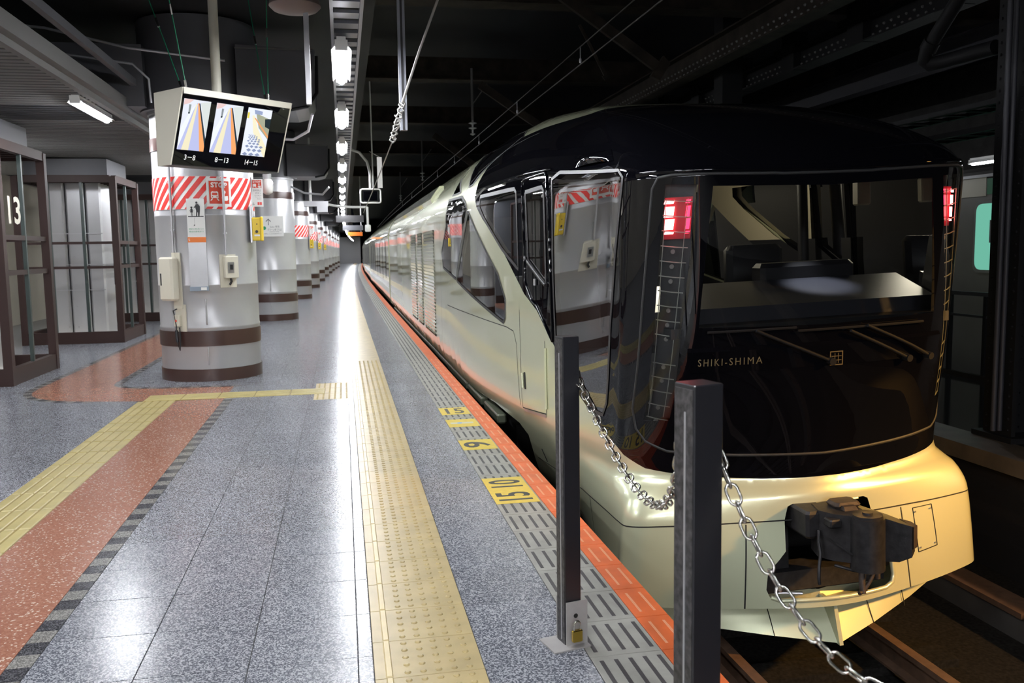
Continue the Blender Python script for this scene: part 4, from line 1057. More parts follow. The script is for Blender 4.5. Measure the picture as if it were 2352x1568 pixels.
def ribbon(mb, pts, wd, off=.002, side=1, closed=False, mi=None, step=.06):
    """thin band lying on the car skin along (a, v) points"""
    q = list(pts)+([pts[0]] if closed else []); out = []
    for i in range(len(q)-1):
        a, b = q[i], q[i+1]; m = max(1, int(max(abs(b[0]-a[0])/step, abs(b[1]-a[1])/step)))
        out += [(a[0]+(b[0]-a[0])*k/m, a[1]+(b[1]-a[1])*k/m) for k in range(m)]
    out.append(q[-1]); vs = []
    for i, (a, v) in enumerate(out):
        p0, p1 = out[max(i-1, 0)], out[min(i+1, len(out)-1)]
        d = np.array([p1[0]-p0[0], p1[1]-p0[1]]); L = np.linalg.norm(d) or 1; n = np.array([-d[1], d[0]])/L*wd/2
        vs += [P3(a+n[0], v+n[1], off, side), P3(a-n[0], v-n[1], off, side)]
    fs = [(2*i, 2*i+1, 2*i+3, 2*i+2) for i in range(len(out)-1)]
    mb.add(vs, fs, mi)
def skin_tube(mb, pts, r, off=.0, side=1, closed=False, step=.06, n=8, mi=None):
    q = list(pts)+([pts[0]] if closed else []); out = []
    for i in range(len(q)-1):
        a, b = q[i], q[i+1]; m = max(1, int(max(abs(b[0]-a[0])/step, abs(b[1]-a[1])/step)))
        out += [(a[0]+(b[0]-a[0])*k/m, a[1]+(b[1]-a[1])*k/m) for k in range(m)]
    if not closed: out.append(q[-1])
    mb.tube([P3(a, v, off, side) for a, v in out], r, n=n, closed=closed, mi=mi)
# front frame, seams, window seals
RIM = [(0,1.915),(.332,1.916),(.787,1.943),(1.08,1.952),(1.15,1.935),(1.183,1.867),(1.261,1.203),(1.314,.558),(1.276,.434),(1.196,.359),(1.053,.307),(.534,.282),(0,.271)]
mb = MB()
for s in (1, -1): skin_tube(mb, RIM, .010, -.004, s)
tb(mb, 'front_frame', 'rubber', smooth=60)
mb = MB()
for s in (1, -1): skin_tube(mb, [(0,1.962),(.8,1.985),(1.14,1.992),(1.30,1.985)], .022, -.008, s, n=12)
tb(mb, 'brow_edge', 'gloss_black', smooth=60)
for s in (1, -1):
    for k, w_, m_ in (('fw', .016, 'satin_black'), ('winB', .02, 'satin_black'), ('doorwin', .02, 'satin_black'), ('winA1', .018, 'rubber'), ('winA2', .018, 'rubber'), ('tri', .015, 'rubber'), ('roofwin', .012, 'rubber')):
        RECD[0] = k in POLYR
        mb = MB(); ribbon(mb, POLYR[k] if k in POLYR else POLY[k], w_*1.6, .005, s, closed=True); tb(mb, 'window_seal', m_, smooth=60)
    RECD[0] = True
    mb = MB(); skin_tube(mb, DOOR, .010, .004, s, closed=True); tb(mb, 'door_frame', 'gloss_black', smooth=60)
    mb = MB(); skin_tube(mb, [(2.62,2.143),(3.54,2.144)], .008, .008, s); tb(mb, 'door_gutter', 'gloss_black', smooth=60)
    mb = MB(); skin_tube(mb, [(3.197,1.453),(2.745,1.276)], .014, .012, s); tb(mb, 'door_bar', 'satin_black', smooth=60)
    mb = MB(); skin_tube(mb, [(2.997,1.319),(2.998,1.269)], .012, .014, s); tb(mb, 'door_handle', 'steel', smooth=60)
    # bulge over the front side window
    mb = MB(); vs = []; fs = []; NU, NV = 14, 6
    for i in range(NU+1):
        for j in range(NV+1):
            a = 1.55+.62*i/NU; v = 2.12+.09*j/NV; b = math.sin(math.pi*i/NU)*math.sin(math.pi*min(1, .15+j/NV*.85)); vs.append(P3(a, v, .002+.045*b, s))
    for i in range(NU):
        for j in range(NV): fs.append((i*(NV+1)+j, (i+1)*(NV+1)+j, (i+1)*(NV+1)+j+1, i*(NV+1)+j+1))
    mb.add(vs, fs); tb(mb, 'lamp_cowl', 'gloss_black', smooth=80)
    RECD[0] = False
    # seams of the gold skin
    for pl in ([(0,-.095),(.6,-.105),(.95,-.118),(1.208,-.13),(2.18,-.142),(2.70,-.19),(3.5,-.22)], [(7.594,.859),(5.5,.872),(3.953,.871),(3.70,.854),(3.61,.75),(3.534,.235)],
               [(3.496,1.05),(3.47,.227)], [(2.81,.85),(2.80,.29)], [(3.47,.227),(2.80,.286)], [(9.0,1.95),(9.0,.2)], [(8.3,1.95),(8.3,.10)], [(14.3,1.95),(14.3,.12)], [(6.2,2.12),(5.6,2.35),(4.6,2.48),(3.2,2.55)],
               [(.51,-.115),(.55,-.61)], [(2.0,-.14),(2.05,-.6)]):
        mb = MB(); ribbon(mb, pl, .008, .0015, s); tb(mb, 'panel_gap', 'seam', smooth=60)
    mb = MB(); skin_tube(mb, [(2.78,.80),(2.77,.33)], .010, .010, s); tb(mb, 'grab_handle', 'gold', smooth=60); mb = MB(); skin_tube(mb, [(3.40,.53),(3.385,.41)], .012, .014, s); tb(mb, 'grab_handle', 'gold', smooth=60)
    mb = MB(); ribbon(mb, [(3.42,.216),(2.80,.268)], .022, .006, s); tb(mb, 'step_strip', 'steel')
    mb = MB(); ribbon(mb, [(3.37,.54),(3.355,.40)], .05, .002, s); ribbon(mb, [(3.225,-.083),(3.194,-.188)], .035, .002, s); tb(mb, 'step_recess', 'seam')
# small hatch at the right of the nose with four bolts
mb = MB(); HA = [(-.60,-.135),(-.74,-.137),(-.758,-.40),(-.624,-.41)]; q = HA+[HA[0]]
for i in range(4):
    a, b = q[i], q[i+1]; mb.tube([P3(a[0]+(b[0]-a[0])*k/4, a[1]+(b[1]-a[1])*k/4, .001) for k in range(5)], .003, n=5)
tb(mb, 'hatch_outline', 'seam')
for a, v in ((-.615,-.16),(-.725,-.16),(-.638,-.385),(-.742,-.38)):
    mb = MB(); mb.cyl(P3(a, v, .001), P3(a, v, .006), .006, n=8); tb(mb, 'hatch_bolt', 'steel')
mb = MB(); HA = [(.20,.60)]
# tail lamps
for s in (1, -1):
    aL = lambda v: 1.115+(1.86-v)*.070; aR = lambda v: .945+(1.86-v)*.088
    mb = MB(); vs = []; 
    for k in range(17):
        v = 1.89-1.40*k/16; vs += [P3(aL(v)+.02, v, -.075, s), P3(aR(v)-.03, v, -.075, s)]
    mb.add(vs, [(2*i, 2*i+1, 2*i+3, 2*i+2) for i in range(16)]); tb(mb, 'lamp_well', 'cab_dark')
    mb = MB()
    for k in range(16):
        v = 1.80-.0855*k
        if 9.5 < k < 10.4: continue
        mb.tube([P3(aL(v)+.0, v, -.012, s), P3((aL(v)+aR(v))/2, v-.012, -.016, s), P3(aR(v)+.0, v-.018, -.012, s)], .0035, n=5)
    mb.tube([P3(aL(v)-.012, v, -.012, s) for v in np.linspace(1.8, .52, 8)], .0025, n=5); mb.tube([P3(aR(v)+.03, v, -.012, s) for v in np.linspace(1.8, .52, 8)], .0025, n=5)
    tb(mb, 'light_guide_grid', 'wirelight')
    mb = MB()
    for k in range(3, 16):
        if k in (6, 10, 13): continue
        v = 1.76-.0855*k; mb.cyl(P3((aL(v)+aR(v))/2+.02, v, -.06, s), P3((aL(v)+aR(v))/2+.02, v, -.05, s), .013, n=10)
    tb(mb, 'led_spot', 'frame_grey')
    for r0, r1, m_ in ((1.06, 1.115, 'led_core'), (.955, .985, 'led_red')):
        mb = MB()
        for v0, v1 in ((1.795,1.775),(1.76,1.70),(1.69,1.63),(1.62,1.605)):
            mb.add([P3(r1+.004, v0, -.03, s), P3(r0+.004, v0, -.03, s), P3(r0+.012, v1, -.03, s), P3(r1+.012, v1, -.03, s)], [(0, 1, 2, 3)])
        tb(mb, 'tail_lamp_led', m_)
    mb = MB(); mb.add([P3(1.125, 1.81, -.045, s), P3(.945, 1.81, -.045, s), P3(.955, 1.575, -.045, s), P3(1.135, 1.575, -.045, s)], [(0, 1, 2, 3)]); tb(mb, 'tail_lamp_reflector', 'tail_red')
# name bar, lettering, emblem, wipers
mb = MB()
nb = [.95-.1*k for k in range(20)]; nb[-1] = -.95
vs = []
for a in nb: vs += [P3(a, .80, .004), P3(a, .925, .014), P3(a, .945, .004)]
mb.add(vs, [(3*i+j, 3*i+3+j, 3*i+4+j, 3*i+1+j) for i in range(len(nb)-1) for j in range(2)]); tb(mb, 'name_bar', 'gloss_black', smooth=30)
mb = MB(); put_text(mb, 'SHIKI-SHIMA', lambda x, y: P3(.645-x, .862+y, .0145), w=.45, h=.042, space=1.35); tb(mb, 'name_lettering', 'gilt')
mb = MB()
def em(x0, x1, z0, z1): mb.add([P3(-.068-x, .842+z, .016) for x, z in ((x0,z0),(x1,z0),(x1,z1),(x0,z1))], [(0,1,2,3)])
for z in (-.042, .036): em(-.045, .045, z, z+.006)
for x in (-.045, .039): em(x, x+.006, -.042, .042)
em(-.035,.035,.010,.014); em(-.035,.035,-.014,-.010); em(-.013,-.009,-.03,.03); em(.011,.015,-.03,.03)
tb(mb, 'emblem', 'gilt')
for (a0, v0, a1, v1) in ((.474,1.038,-.025,.829),(-.149,1.002,-.596,.809),(-.268,1.025,-.803,.809)):
    mb = MB(); mb.tube([P3(a0+(a1-a0)*k/6, v0+(v1-v0)*k/6, .035) for k in range(7)], .010, n=8); mb.cyl(P3(a1, v1, .0), P3(a1, v1, .05), .022, n=12); tb(mb, 'wiper_arm', 'wiper', smooth=50)
mb = MB(); mb.tube([P3(.47-.02*k, 1.04, .022) for k in range(-17, 14)], .008, n=6); tb(mb, 'wiper_blade', 'wiper')
mb = MB(); mb.tube([P3(-.15-.025*k, 1.02, .022) for k in range(-14, 24)], .008, n=6); tb(mb, 'wiper_blade', 'wiper')
# cab interior
mb = MB(); mb.hexa([(-.93,4.98,.95),(.93,4.98,.95),(1.05,5.6,.95),(-1.05,5.6,.95),(-.93,4.98,1.15),(.93,4.98,1.15),(1.05,5.55,1.27),(-1.05,5.55,1.27)]); tb(mb, 'driver_desk', 'desk')
mb = MB(); mb.box(-.9, .9, 4.80, 4.97, 1.0, 1.06); tb(mb, 'desk_front_shelf', 'cab_dark')
mb = MB(); mb.bbox(.05, .75, 5.56, 5.74, 1.0, 1.38, .03); tb(mb, 'instrument_cowl', 'cab_dark')
mb = MB(); mb.box(-1.15, 1.15, 5.9, 9.8, .30, .36); mb.box(-1.25, 1.25, 9.75, 9.8, .36, 1.9); mb.box(-.8, .8, 9.75, 9.8, 1.9, 2.55); tb(mb, 'cab_floor', 'cab_dark')
for x in (-.55, .5):
    mb = MB(); mb.bbox(x-.25, x+.25, 6.1, 6.6, .75, .88, .04); mb.bbox(x-.24, x+.24, 6.55, 6.68, .88, 1.5, .04); mb.cyl((x,6.35,.36),(x,6.35,.75),.05,n=12); tb(mb, 'driver_seat', 'cab_dark', smooth=40)
for s in (1, -1):
    mb = MB(); mb.tube([(s*1.14,6.95,.4),(s*1.12,6.95,2.1)], .045, n=10); tb(mb, 'cab_pillar', 'cab_dark', smooth=40)
mb = MB(); mb.bbox(.86, .96, 5.7, 5.78, 1.75, 1.92, .01); tb(mb, 'cab_handset', 'cab_cream')
mb = MB(); mb.vcyl(.36, 5.42, [(.05,2.06),(.05,2.10)], n=16); tb(mb, 'added_spot_disc', 'steel')  # made-up fixture disc for the added desk spot
ld = bpy.data.lights.new('added_desk_spot', 'SPOT'); ld.energy = 120; ld.spot_size = R(38); ld.spot_blend = .8; ld.shadow_soft_size = .04; ld.color = (.92, .94, 1)  # spot added to imitate the bright reflection on the desk
lo = bpy.data.objects.new('added_desk_spot', ld); COL.objects.link(lo); lo.parent = CAB; lo.location = (.36, 5.42, 3.05); lo.rotation_euler = (R(-4), 0, 0)
ld = bpy.data.lights.new('added_cab_fill', 'POINT'); ld.energy = 45; ld.shadow_soft_size = .12; ld.color = (1, .9, .68)  # fill light added to brighten the cream lining, no fixture built
lo = bpy.data.objects.new('added_cab_fill', ld); COL.objects.link(lo); lo.parent = CAB; lo.location = (.1, 7.6, 3.2)
# louvres
for (a0, a1) in ((9.15, 10.75), (11.15, 12.0), (12.4, 13.5)):
    vt, vb = 1.86, .30
    mb = MB(); vs = []
    for k in range(2): vs += [P3((a0, a1)[k], vb, .001), P3((a0, a1)[k], vt, .001)]
    mb.add(vs, [(0,1,3,2)]); back = tb(mb, 'louvre_backing', 'seam')
    mb = MB(); n = 30
    for k in range(n):
        v = vb+(vt-vb)*(k+.5)/n; h = (vt-vb)/n*.36
        p = [P3(a0, v-h, .003), P3(a1, v-h, .003), P3(a1, v+h, .016), P3(a0, v+h, .016), P3(a1, v+h, .001), P3(a0, v+h, .001)]
        mb.add(p, [(0,1,2,3),(3,2,4,5)])
    o = tb(mb, 'louvre_slat', 'gold'); o['kind'] = 'stuff'
# roof equipment fairing with ribs
mb = MB(); vs = []
for a in np.linspace(10.0, 20.5, 12):
    vs += [P3(a, 2.26, .002), P3(a, 2.30, .05), P3(a, 2.50, .05), P3(a, 2.54, .002)]
mb.add(vs, [(4*i+j, 4*i+4+j, 4*i+5+j, 4*i+1+j) for i in range(11) for j in range(3)]+[(0,1,2,3)]); tb(mb, 'roof_fairing', 'gold', smooth=20)
mb = MB()
for k in range(34):
    a = 10.3+.3*k; ribbon(mb, [(a,2.32),(a,2.48)], .12, .052)
o = tb(mb, 'roof_fairing_vent', 'seam'); o['kind'] = 'stuff'
# bumper underside, coupler pocket, snow plough, underframe
mb = MB()
vs = []
for s in (1,):
    for a in np.linspace(-3.6, 3.6, 41):
        p = P3(a, -.61); vs += [p, (p[0]*.86, p[1]+.22, -.64)]
mb.add(vs, [(2*i, 2*i+1, 2*i+3, 2*i+2) for i in range(40)]); tb(mb, 'bumper_underside', 'gold')
mb = MB(); mb.add([(-.43,4.80,-.60),(.43,4.80,-.60),(.43,4.80,.02),(-.43,4.80,.02),(-.43,5.5,-.60),(.43,5.5,-.60),(.43,5.5,.02),(-.43,5.5,.02)], [(4,5,6,7),(0,4,7,3),(1,2,6,5),(0,1,5,4),(3,7,6,2)]); tb(mb, 'coupler_pocket', 'under')
mb = MB(); skin_tube(mb, [(.2,-.012),(.0,-.012)], .008, -.01, 1); skin_tube(mb, [(.2,-.012),(.0,-.012)], .008, -.01, -1); tb(mb, 'pocket_edge', 'gold')
mb = MB(); mb.box(-.40, .40, 4.72, 4.90, -.56, -.44); mb.hexa([(-.40,4.72,-.3),(-.28,4.72,-.3),(-.28,5.2,-.3),(-.40,5.2,-.3),(-.36,4.72,-.12),(-.28,4.72,-.12),(-.28,5.2,-.12),(-.36,5.2,-.12)]); mb.box(-.33, -.2, 4.78, 4.95, -.5, -.12); tb(mb, 'pocket_frame', 'coupler')
mb = MB(); skin_tube(mb, [(.405,-.545),(.35,-.566),(.0,-.566)], .014, -.002, 1); skin_tube(mb, [(.41,-.40),(.42,-.5),(.405,-.545),(.35,-.566),(.0,-.566)], .014, -.002, -1); tb(mb, 'pocket_lip', 'gold', smooth=60)
for s in (1, -1):
    mb = MB(); q = [(0.0,4.78,-.60),(-.35*s,4.90,-.60),(-.75*s,5.05,-.60),(-1.05*s,5.20,-.60)]; r_ = [(0.0,4.66,-.72),(-.35*s,4.81,-.72),(-.75*s,4.99,-.72),(-1.05*s,5.16,-.72)]; u = [(0,4.55,-.845),(-.35*s,4.73,-.83),(-.75*s,4.96,-.81),(-1.05*s,5.15,-.79)]
    mb.add(q+r_+u, [(i, i+1, i+5, i+4) if s > 0 else (i+1, i, i+4, i+5) for i in (0,1,2,4,5,6)]); tb(mb, 'snow_plough', 'gold', smooth=50)
    mb = MB()
    for X in (.33, .66): mb.tube([(-X*s,4.885+.37*(X-.33),-.61),(-X*s,4.79+.42*(X-.33),-.72),(-X*s,4.715+.52*(X-.33),-.835)], .003, n=5)
    tb(mb, 'plough_gap', 'seam')
mb = MB(); mb.hexa([(-.012,4.60,-.62),(.012,4.60,-.62),(.012,4.85,-.62),(-.012,4.85,-.62),(-.012,4.53,-.85),(.012,4.53,-.85),(.012,4.8,-.85),(-.012,4.8,-.85)]); tb(mb, 'plough_keel', 'gold')
mb = MB(); mb.tube([(-.10,4.80,-.625),(-.36,4.90,-.625)], .012, n=8); tb(mb, 'plough_hinge', 'steel')
mb = MB(); mb.box(-1.05, 1.05, 6.3, 25.3, -.2, .16); mb.box(-1.15, 1.15, 8.5, 12, -.75, -.2); mb.box(-1.2, 1.2, 13, 19, -.8, -.2); tb(mb, 'underframe', 'under')
for y0 in (6.3, 20.2):
    for dy in (0, 2.1):
        mb = MB(); mb.cyl((-.62,y0+dy,-.57),(.62,y0+dy,-.57),.05,n=12)
        for x in (-.5335, .5335): mb.cyl((x-.06,y0+dy,-.57),(x+.06,y0+dy,-.57),.41,n=28); 
        tb(mb, 'wheelset', 'under', smooth=40)
    for x in (-.95, .95):
        mb = MB(); mb.hexa([(x-.07,y0-.4,-.62),(x+.07,y0-.4,-.62),(x+.07,y0+2.5,-.62),(x-.07,y0+2.5,-.62),(x-.07,y0-.2,-.40),(x+.07,y0-.2,-.40),(x+.07,y0+2.3,-.40),(x-.07,y0+2.3,-.40)]); tb(mb, 'bogie_frame', 'under')
for s in (1, -1):
    mb = MB(); mb.tube([(-1.36*s,9.5,-.04),(-1.37*s,25,-.04)], .05, n=10); tb(mb, 'side_pipe', 'under_green', smooth=50)
    for y0, y1 in ((8.0,8.8),(9.0,9.9),(10.1,12.0)):
        mb = MB(); mb.bbox(-1.42, -1.33, y0, y1, -.07, .02, .015); mb.v = [(x*s, y, z) for x, y, z in mb.v]; tb(mb, 'step_rail', 'under_green')
mb = MB(); mb.box(-1.2, 1.2, 25.32, 25.36, -.1, 2.2); mb.box(-.45, .45, 25.3, 25.58, .1, 2.2); tb(mb, 'gangway', 'under')
# coupler
CP = MB(); CP.bbox(-.30, -.10, 4.42, 5.3, -.17, .03, .02); cpl = tb(CP, 'coupler_shank', 'coupler', smooth=30)
mb = MB()
prof = [(-.22,4.42),(-.16,4.30),(-.06,4.22),(.06,4.24),(.10,4.36),(.10,4.52),(-.02,4.60),(-.18,4.58)]
mb.prism(prof, lambda x, y: (x, y, -.30), lambda x, y: (x*.93, y+.01, .035)); tb(mb, 'coupler_head', 'coupler', cpl, smooth=30)
mb = MB(); mb.cyl((.035,4.20,-.34),(.035,4.20,.03),.115,n=24); mb.cyl((.035,4.20,.03),(.035,4.20,.05),.10,n=24); mb.cyl((.035,4.20,.05),(.035,4.20,.065),.035,n=12); tb(mb, 'coupler_knuckle', 'coupler', cpl, smooth=40)
mb = MB(); mb.prism([(.06,4.56),(.06,4.30),(.14,4.24),(.24,4.14),(.31,4.10),(.36,4.14),(.37,4.24),(.32,4.40),(.2,4.56)], lambda x, y: (x, y, -.315+.55*max(0,x-.21)), lambda x, y: (x, y, .03-.30*max(0,x-.08))); tb(mb, 'guard_arm', 'coupler', cpl, smooth=30)
mb = MB(); mb.prism([(.32,4.095),(.372,4.13),(.382,4.22),(.35,4.30)], lambda x, y: (x, y, -.20), lambda x, y: (x, y, -.045)); tb(mb, 'guard_arm_tip', 'coupler_rust', cpl)
mb = MB(); mb.bbox(-.08, .12, 4.40, 4.56, .03, .075, .02); mb.hexa([(-.05,4.34,.03),(.06,4.34,.03),(.06,4.42,.03),(-.05,4.42,.03),(-.04,4.37,.06),(.05,4.37,.06),(.05,4.42,.06),(-.04,4.42,.06)]); tb(mb, 'coupler_top_cap', 'coupler_rust', cpl, smooth=30)
mb = MB(); mb.bbox(-.21, -.12, 4.26, 4.36, -.05, .01, .01); tb(mb, 'lock_lug', 'coupler', cpl); mb = MB(); mb.tube([(-.20,4.30,-.13),(-.14,4.25,-.18),(-.08,4.19,-.23)], .006, n=6); tb(mb, 'scratch_bar', 'coupler', cpl)
mb = MB(); mb.tube([(-.22,4.40,-.10),(-.235,4.38,-.18),(-.225,4.37,-.26),(-.26,4.33,-.34),(-.275,4.31,-.42),(-.27,4.31,-.46)], .012, n=8); mb.tube([(-.16,4.30,-.33),(-.05,4.24,-.36),(.06,4.2,-.38),(.12,4.26,-.33)], .012, n=8); tb(mb, 'release_rod', 'coupler', cpl, smooth=50)
mb = MB(); mb.tube([(.0,4.22,-.34),(-.01,4.20,-.43),(-.015,4.18,-.51)], .022, n=8); mb.tube([(.09,4.20,-.36),(.04,4.19,-.44),(-.01,4.18,-.49)], .014, n=8); mb.cyl((-.05,4.17,-.50),(.02,4.20,-.49),.015,n=8); mb.cyl((.12,4.22,-.36),(.12,4.22,-.43),.022,n=10); tb(mb, 'drain_cock', 'coupler_rust', cpl, smooth=50)

for o_ in [cpl]+list(cpl.children):
    for v_ in o_.data.vertices:
        x_, y_, z_ = v_.co; v_.co = (x_*.80, 4.74+(y_-4.74)*.80, -.145+(z_+.145)*.80)
# ================================================================== following cars
def make_car():
    L = 20.2
    t = thing('passenger_car', '', 'train car')
    prof = [P3(12, v) for v in list(np.linspace(.05, 1.92, 14))+list(np.linspace(1.97, VMAX, 18))]
    mb = MB(); pr = [(p[0], p[2]) for p in prof]; pr = pr+[(-x, z) for x, z in reversed(pr[:-1])]
    n = len(pr); ys = [0, L]
    mb.add([(x, y, z) for y in ys for x, z in pr], [(k, k+1, n+k+1, n+k) for k in range(n-1)]+[tuple(range(n)), tuple(range(2*n-1, n-1, -1))])
    o = mb.build('body_shell', 'gold', t, smooth=40); o.location = (0, 0, 1)
    def xs(v): return P3(12, v)[0]
    for s in (1, -1):
        for k in range(7):
            y0 = 1.6+2.5*k; mb = MB(); h = [(.75, 1.85), (.6, 1.9)][k % 2]; wd = (.75, .45)[k % 2]
            mb.add([((xs(z)-.004)*s, y, z) for y in (y0, y0+wd) for z in (h[0], h[1])], [(0,1,3,2)]); o = mb.build('window', 'gloss_black', t); o.location = (0, 0, 1)
        mb = MB(); mb.tube([(xs(2.0)*s-.01*s, 0, 2.0), (xs(2.0)*s-.01*s, L, 2.0)], .02, n=6); o = mb.build('cant_rail', 'gold', t, smooth=50); o.location = (0, 0, 1)
        mb = MB(); mb.add([((xs(z)-.003)*s, y, z) for y in (18.6, 19.4) for z in (.1, 1.9)], [(0,1,3,2)]); o = mb.build('door', 'gold', t); o.location = (0, 0, 1)
    mb = MB(); mb.box(-1.25, 1.25, .3, L-.3, -.75, .06); mb.box(-.5, .5, -.2, 0, .1, 2.2); o = mb.build('underframe', 'under', t); o.location = (0, 0, 1)
    return t
car = make_car()
for i in range(7):
    t = car if i == 0 else copy_tree(car)
    y = 25.9+20.7*i
    t.location = (XC+bx(y), y, -1); t.rotation_euler = (0, -TAU, -math.atan((bx(y+20)-bx(y))/20))
    tag(t, 'champagne gold passenger car, %s behind the cab car' % ('first', 'second', 'third', 'fourth', 'fifth', 'sixth', 'seventh')[i], 'train car', 'passenger cars behind the cab car')
# ================================================================== POSTS, CHAINS, PADLOCK
def post(x, y, h, lab, base=False, wd=.068):
    t = thing('barrier_post', lab, 'post', (x, y, 0), R(13), 'chain barrier posts')
    s = wd/2
    mb = MB(); mb.bbox(-s, s, -s, s, .0, h, .0025); mb.build('shaft', 'post', t)
    mb = MB(); mb.box(-s-.0015, -s, -s+.004, s-.004, .02, h-.01); mb.build('chipped_face', 'post_rough', t)
    mb = MB(); mb.box(-s-.003, -s-.001, -.009, -.004, .02, h-.06); mb.build('edge_strip', 'zinc', t)
    mb = MB(); mb.tube([(s, .0, h-.13), (s+.018, .0, h-.135), (s+.022, .0, h-.155), (s+.01, .0, h-.165)], .004, n=6); mb.build('chain_eye', 'satin_black', t, smooth=50)
    if base:
        mb = MB(); mb.box(-.10, .055, -.075, .06, .0005, .006); mb.box(-.034, .055, -.045, -.040, .006, .175); mb.box(-.034,.05,.036,.04,.006,.175); mb.build('base_bracket', 'bracket', t)
        mb = MB(); mb.cyl((.005,-.0452,.12),(.005,-.0462,.12),.009,n=12); mb.build('keyhole', 'seam', t)
    return t
M['bracket'] = mat('pale grey bracket', (.36,.345,.335), .5, .3, noise=.08, nscale=12)
post(.805, 3.15, 1.18, 'black square barrier post with a padlocked grey base bracket', True)
post(.745, 1.77, 1.21, 'large black square barrier post nearest the camera, its top lit red', wd=.075)
post(1.20, .95, 1.21, 'black barrier post at the platform end of the long hanging chain')
t = thing('padlock', 'brass padlock hanging on the grey bracket of the barrier post', 'padlock', (.815, 3.088, .03), R(13))
mb = MB(); mb.bbox(-.020, .022, -.016, .0, 0, .045, .003); mb.build('body', 'brass', t)
mb = MB(); mb.tube([(-.011,-.008,.04)]+[(.001+.012*math.cos(a), -.008, .066+.014*math.sin(a)) for a in np.linspace(math.pi, 0, 9)]+[(.013,-.008,.04)], .0035, n=8); mb.build('shackle', 'chrome', t, smooth=60)
def link_pts(L, wd, n=6):
    r = wd/2; h = L/2-r; pts = []
    for k in range(n+1): a = math.pi*k/n; pts.append((r*math.cos(a), h+r*math.sin(a)))
    for k in range(n+1): a = math.pi+math.pi*k/n; pts.append((r*math.cos(a), -h+r*math.sin(a)))
    return pts
def chain(p0, pm, p1, lab, L=.047, wd=.026, r=.0033):
    t = thing('chain', lab, 'chain', p0)
    lm = MB(); lm.tube([(x, 0, y) for x, y in link_pts(L, wd)], r, n=7, closed=True); o = lm.build('chain_link', 'chrome', smooth=60); me = o.data; bpy.data.objects.remove(o)
    P0, PM, P1 = Vector(p0), Vector(pm), Vector(p1)
    B = PM*2-(P0+P1)*.5
    cur = [P0*(1-s)**2+B*2*s*(1-s)+P1*s*s for s in np.linspace(0, 1, 400)]
    acc = 0; pos = [cur[0]]; step = L-2*r-.0015; prev = cur[0]; out = []
    for q in cur[1:]:
        acc += (q-prev).length; prev = q
        if acc >= step: out.append(q.copy()); acc -= step
    last = P0
    for i, q in enumerate(out):
        mid = (last+q)/2; d = (q-last).normalized(); last = q
        rot = d.to_track_quat('Z', 'Y').to_matrix().to_4x4() @ Matrix.Rotation(R(40+90*(i % 2)), 4, 'Z')
        o = bpy.data.objects.new('chain_link', me); COL.objects.link(o); o.parent = t
        o.matrix_local = Matrix.Translation(mid-P0) @ rot
    return t, out
t, _ = chain((.845, 3.14, 1.02), (.83, 2.36, .785), (.71, 1.79, 1.085), 'short steel chain sagging between the two barrier posts')
t, out = chain((.785, 1.765, 1.06), (.975, 1.40, .665), (1.19, .98, 1.06), 'long steel chain hanging from the nearest post toward the lower right')
t2 = thing('chain_connector', 'threaded steel connector joining the long chain to the nearest post', 'connector', (.785, 1.765, 1.06))
mb = MB(); d = (out[1]-Vector((.785,1.765,1.06))); mb.tube([(0,0,.012), tuple(d*.5), tuple(d)], .0042, n=8); mb.tube([tuple(d*.35), tuple(d*.85)], .0065, n=8); mb.build('barrel', 'chrome', t2, smooth=50)

# ================================================================== OPPOSITE PLATFORM AND TRAIN
t = thing('commuter_train', 'dim stainless commuter train with a green stripe and one lit window at far right', 'train car', (8.45, 3.0, -1))
LT = 19.5
mb = MB(); pr = [(0,.55),(0,3.35),(.08,3.46),(.35,3.54),(1.4,3.60),(2.45,3.54),(2.72,3.46),(2.8,3.35),(2.8,.55)]
n = len(pr); mb.add([(x, y, z) for y in (0, LT) for x, z in pr], [(k, n+k, n+k+1, k+1) for k in range(n-1)]+[tuple(range(n)), tuple(range(2*n-1, n-1, -1))]); mb.build('body', 'stainless', t, smooth=30)
mb = MB(); mb.box(-.006, -.001, 0, 7.44, 3.14, 3.35); mb.box(-.006, -.001, 9.0, LT, 3.14, 3.35); mb.build('green_stripe', 'train_green', t)
mb = MB(); mb.box(-.008, -.001, 7.46, 8.98, 3.12, 3.37); mb.build('white_panel', 'cream', t)
mb = MB(); mb.box(-.02, -.0, 0, LT, 3.37, 3.41); mb.build('gutter', 'zinc', t)
WP = lambda y0, y1, z0, z1, r=.12: smoothpoly([(y0,z0,r),(y1,z0,r),(y1,z1,r),(y0,z1,r)], 5)
for k, (y0, y1, lit) in enumerate(((1.0,2.6,0),(3.6,5.0,0),(6.2,7.62,1),(9.6,11.0,1),(12,13.5,0),(14.5,16,0))):
    pl = WP(y0, y1, 2.14, 3.02)
    mb = MB(); mb.prism(WP(y0-.04, y1+.04, 2.10, 3.06), lambda y, z: (-.012, y, z), lambda y, z: (.0, y, z)); wf = mb.build('window_frame', 'steel', t)
    mb = MB(); mb.add([(-.014, y, z) for y, z in pl], [tuple(reversed(range(len(pl))))]); mb.build('window_pane', 'teal_lit' if lit else 'gloss_black', wf)
    if lit:
        mb = MB(); mb.box(-.018, -.014, y1-.56, y1-.27, 2.50, 2.80); mb.build('poster', 'greyprint', wf)
        mb = MB(); mb.box(-.020, -.018, y1-.53, y1-.30, 2.54, 2.74); mb.build('poster_picture', 'bluegrey_p', wf)
for y0 in (8.2, 2.8, 11.4): mb = MB(); mb.box(-.01, 0, y0, y0+1.1, .6, 3.05); mb.build('sliding_door', 'stainless', t)
mb = MB(); mb.box(.1, 2.7, .5, LT-.5, .0, .6); mb.build('underframe', 'under', t)
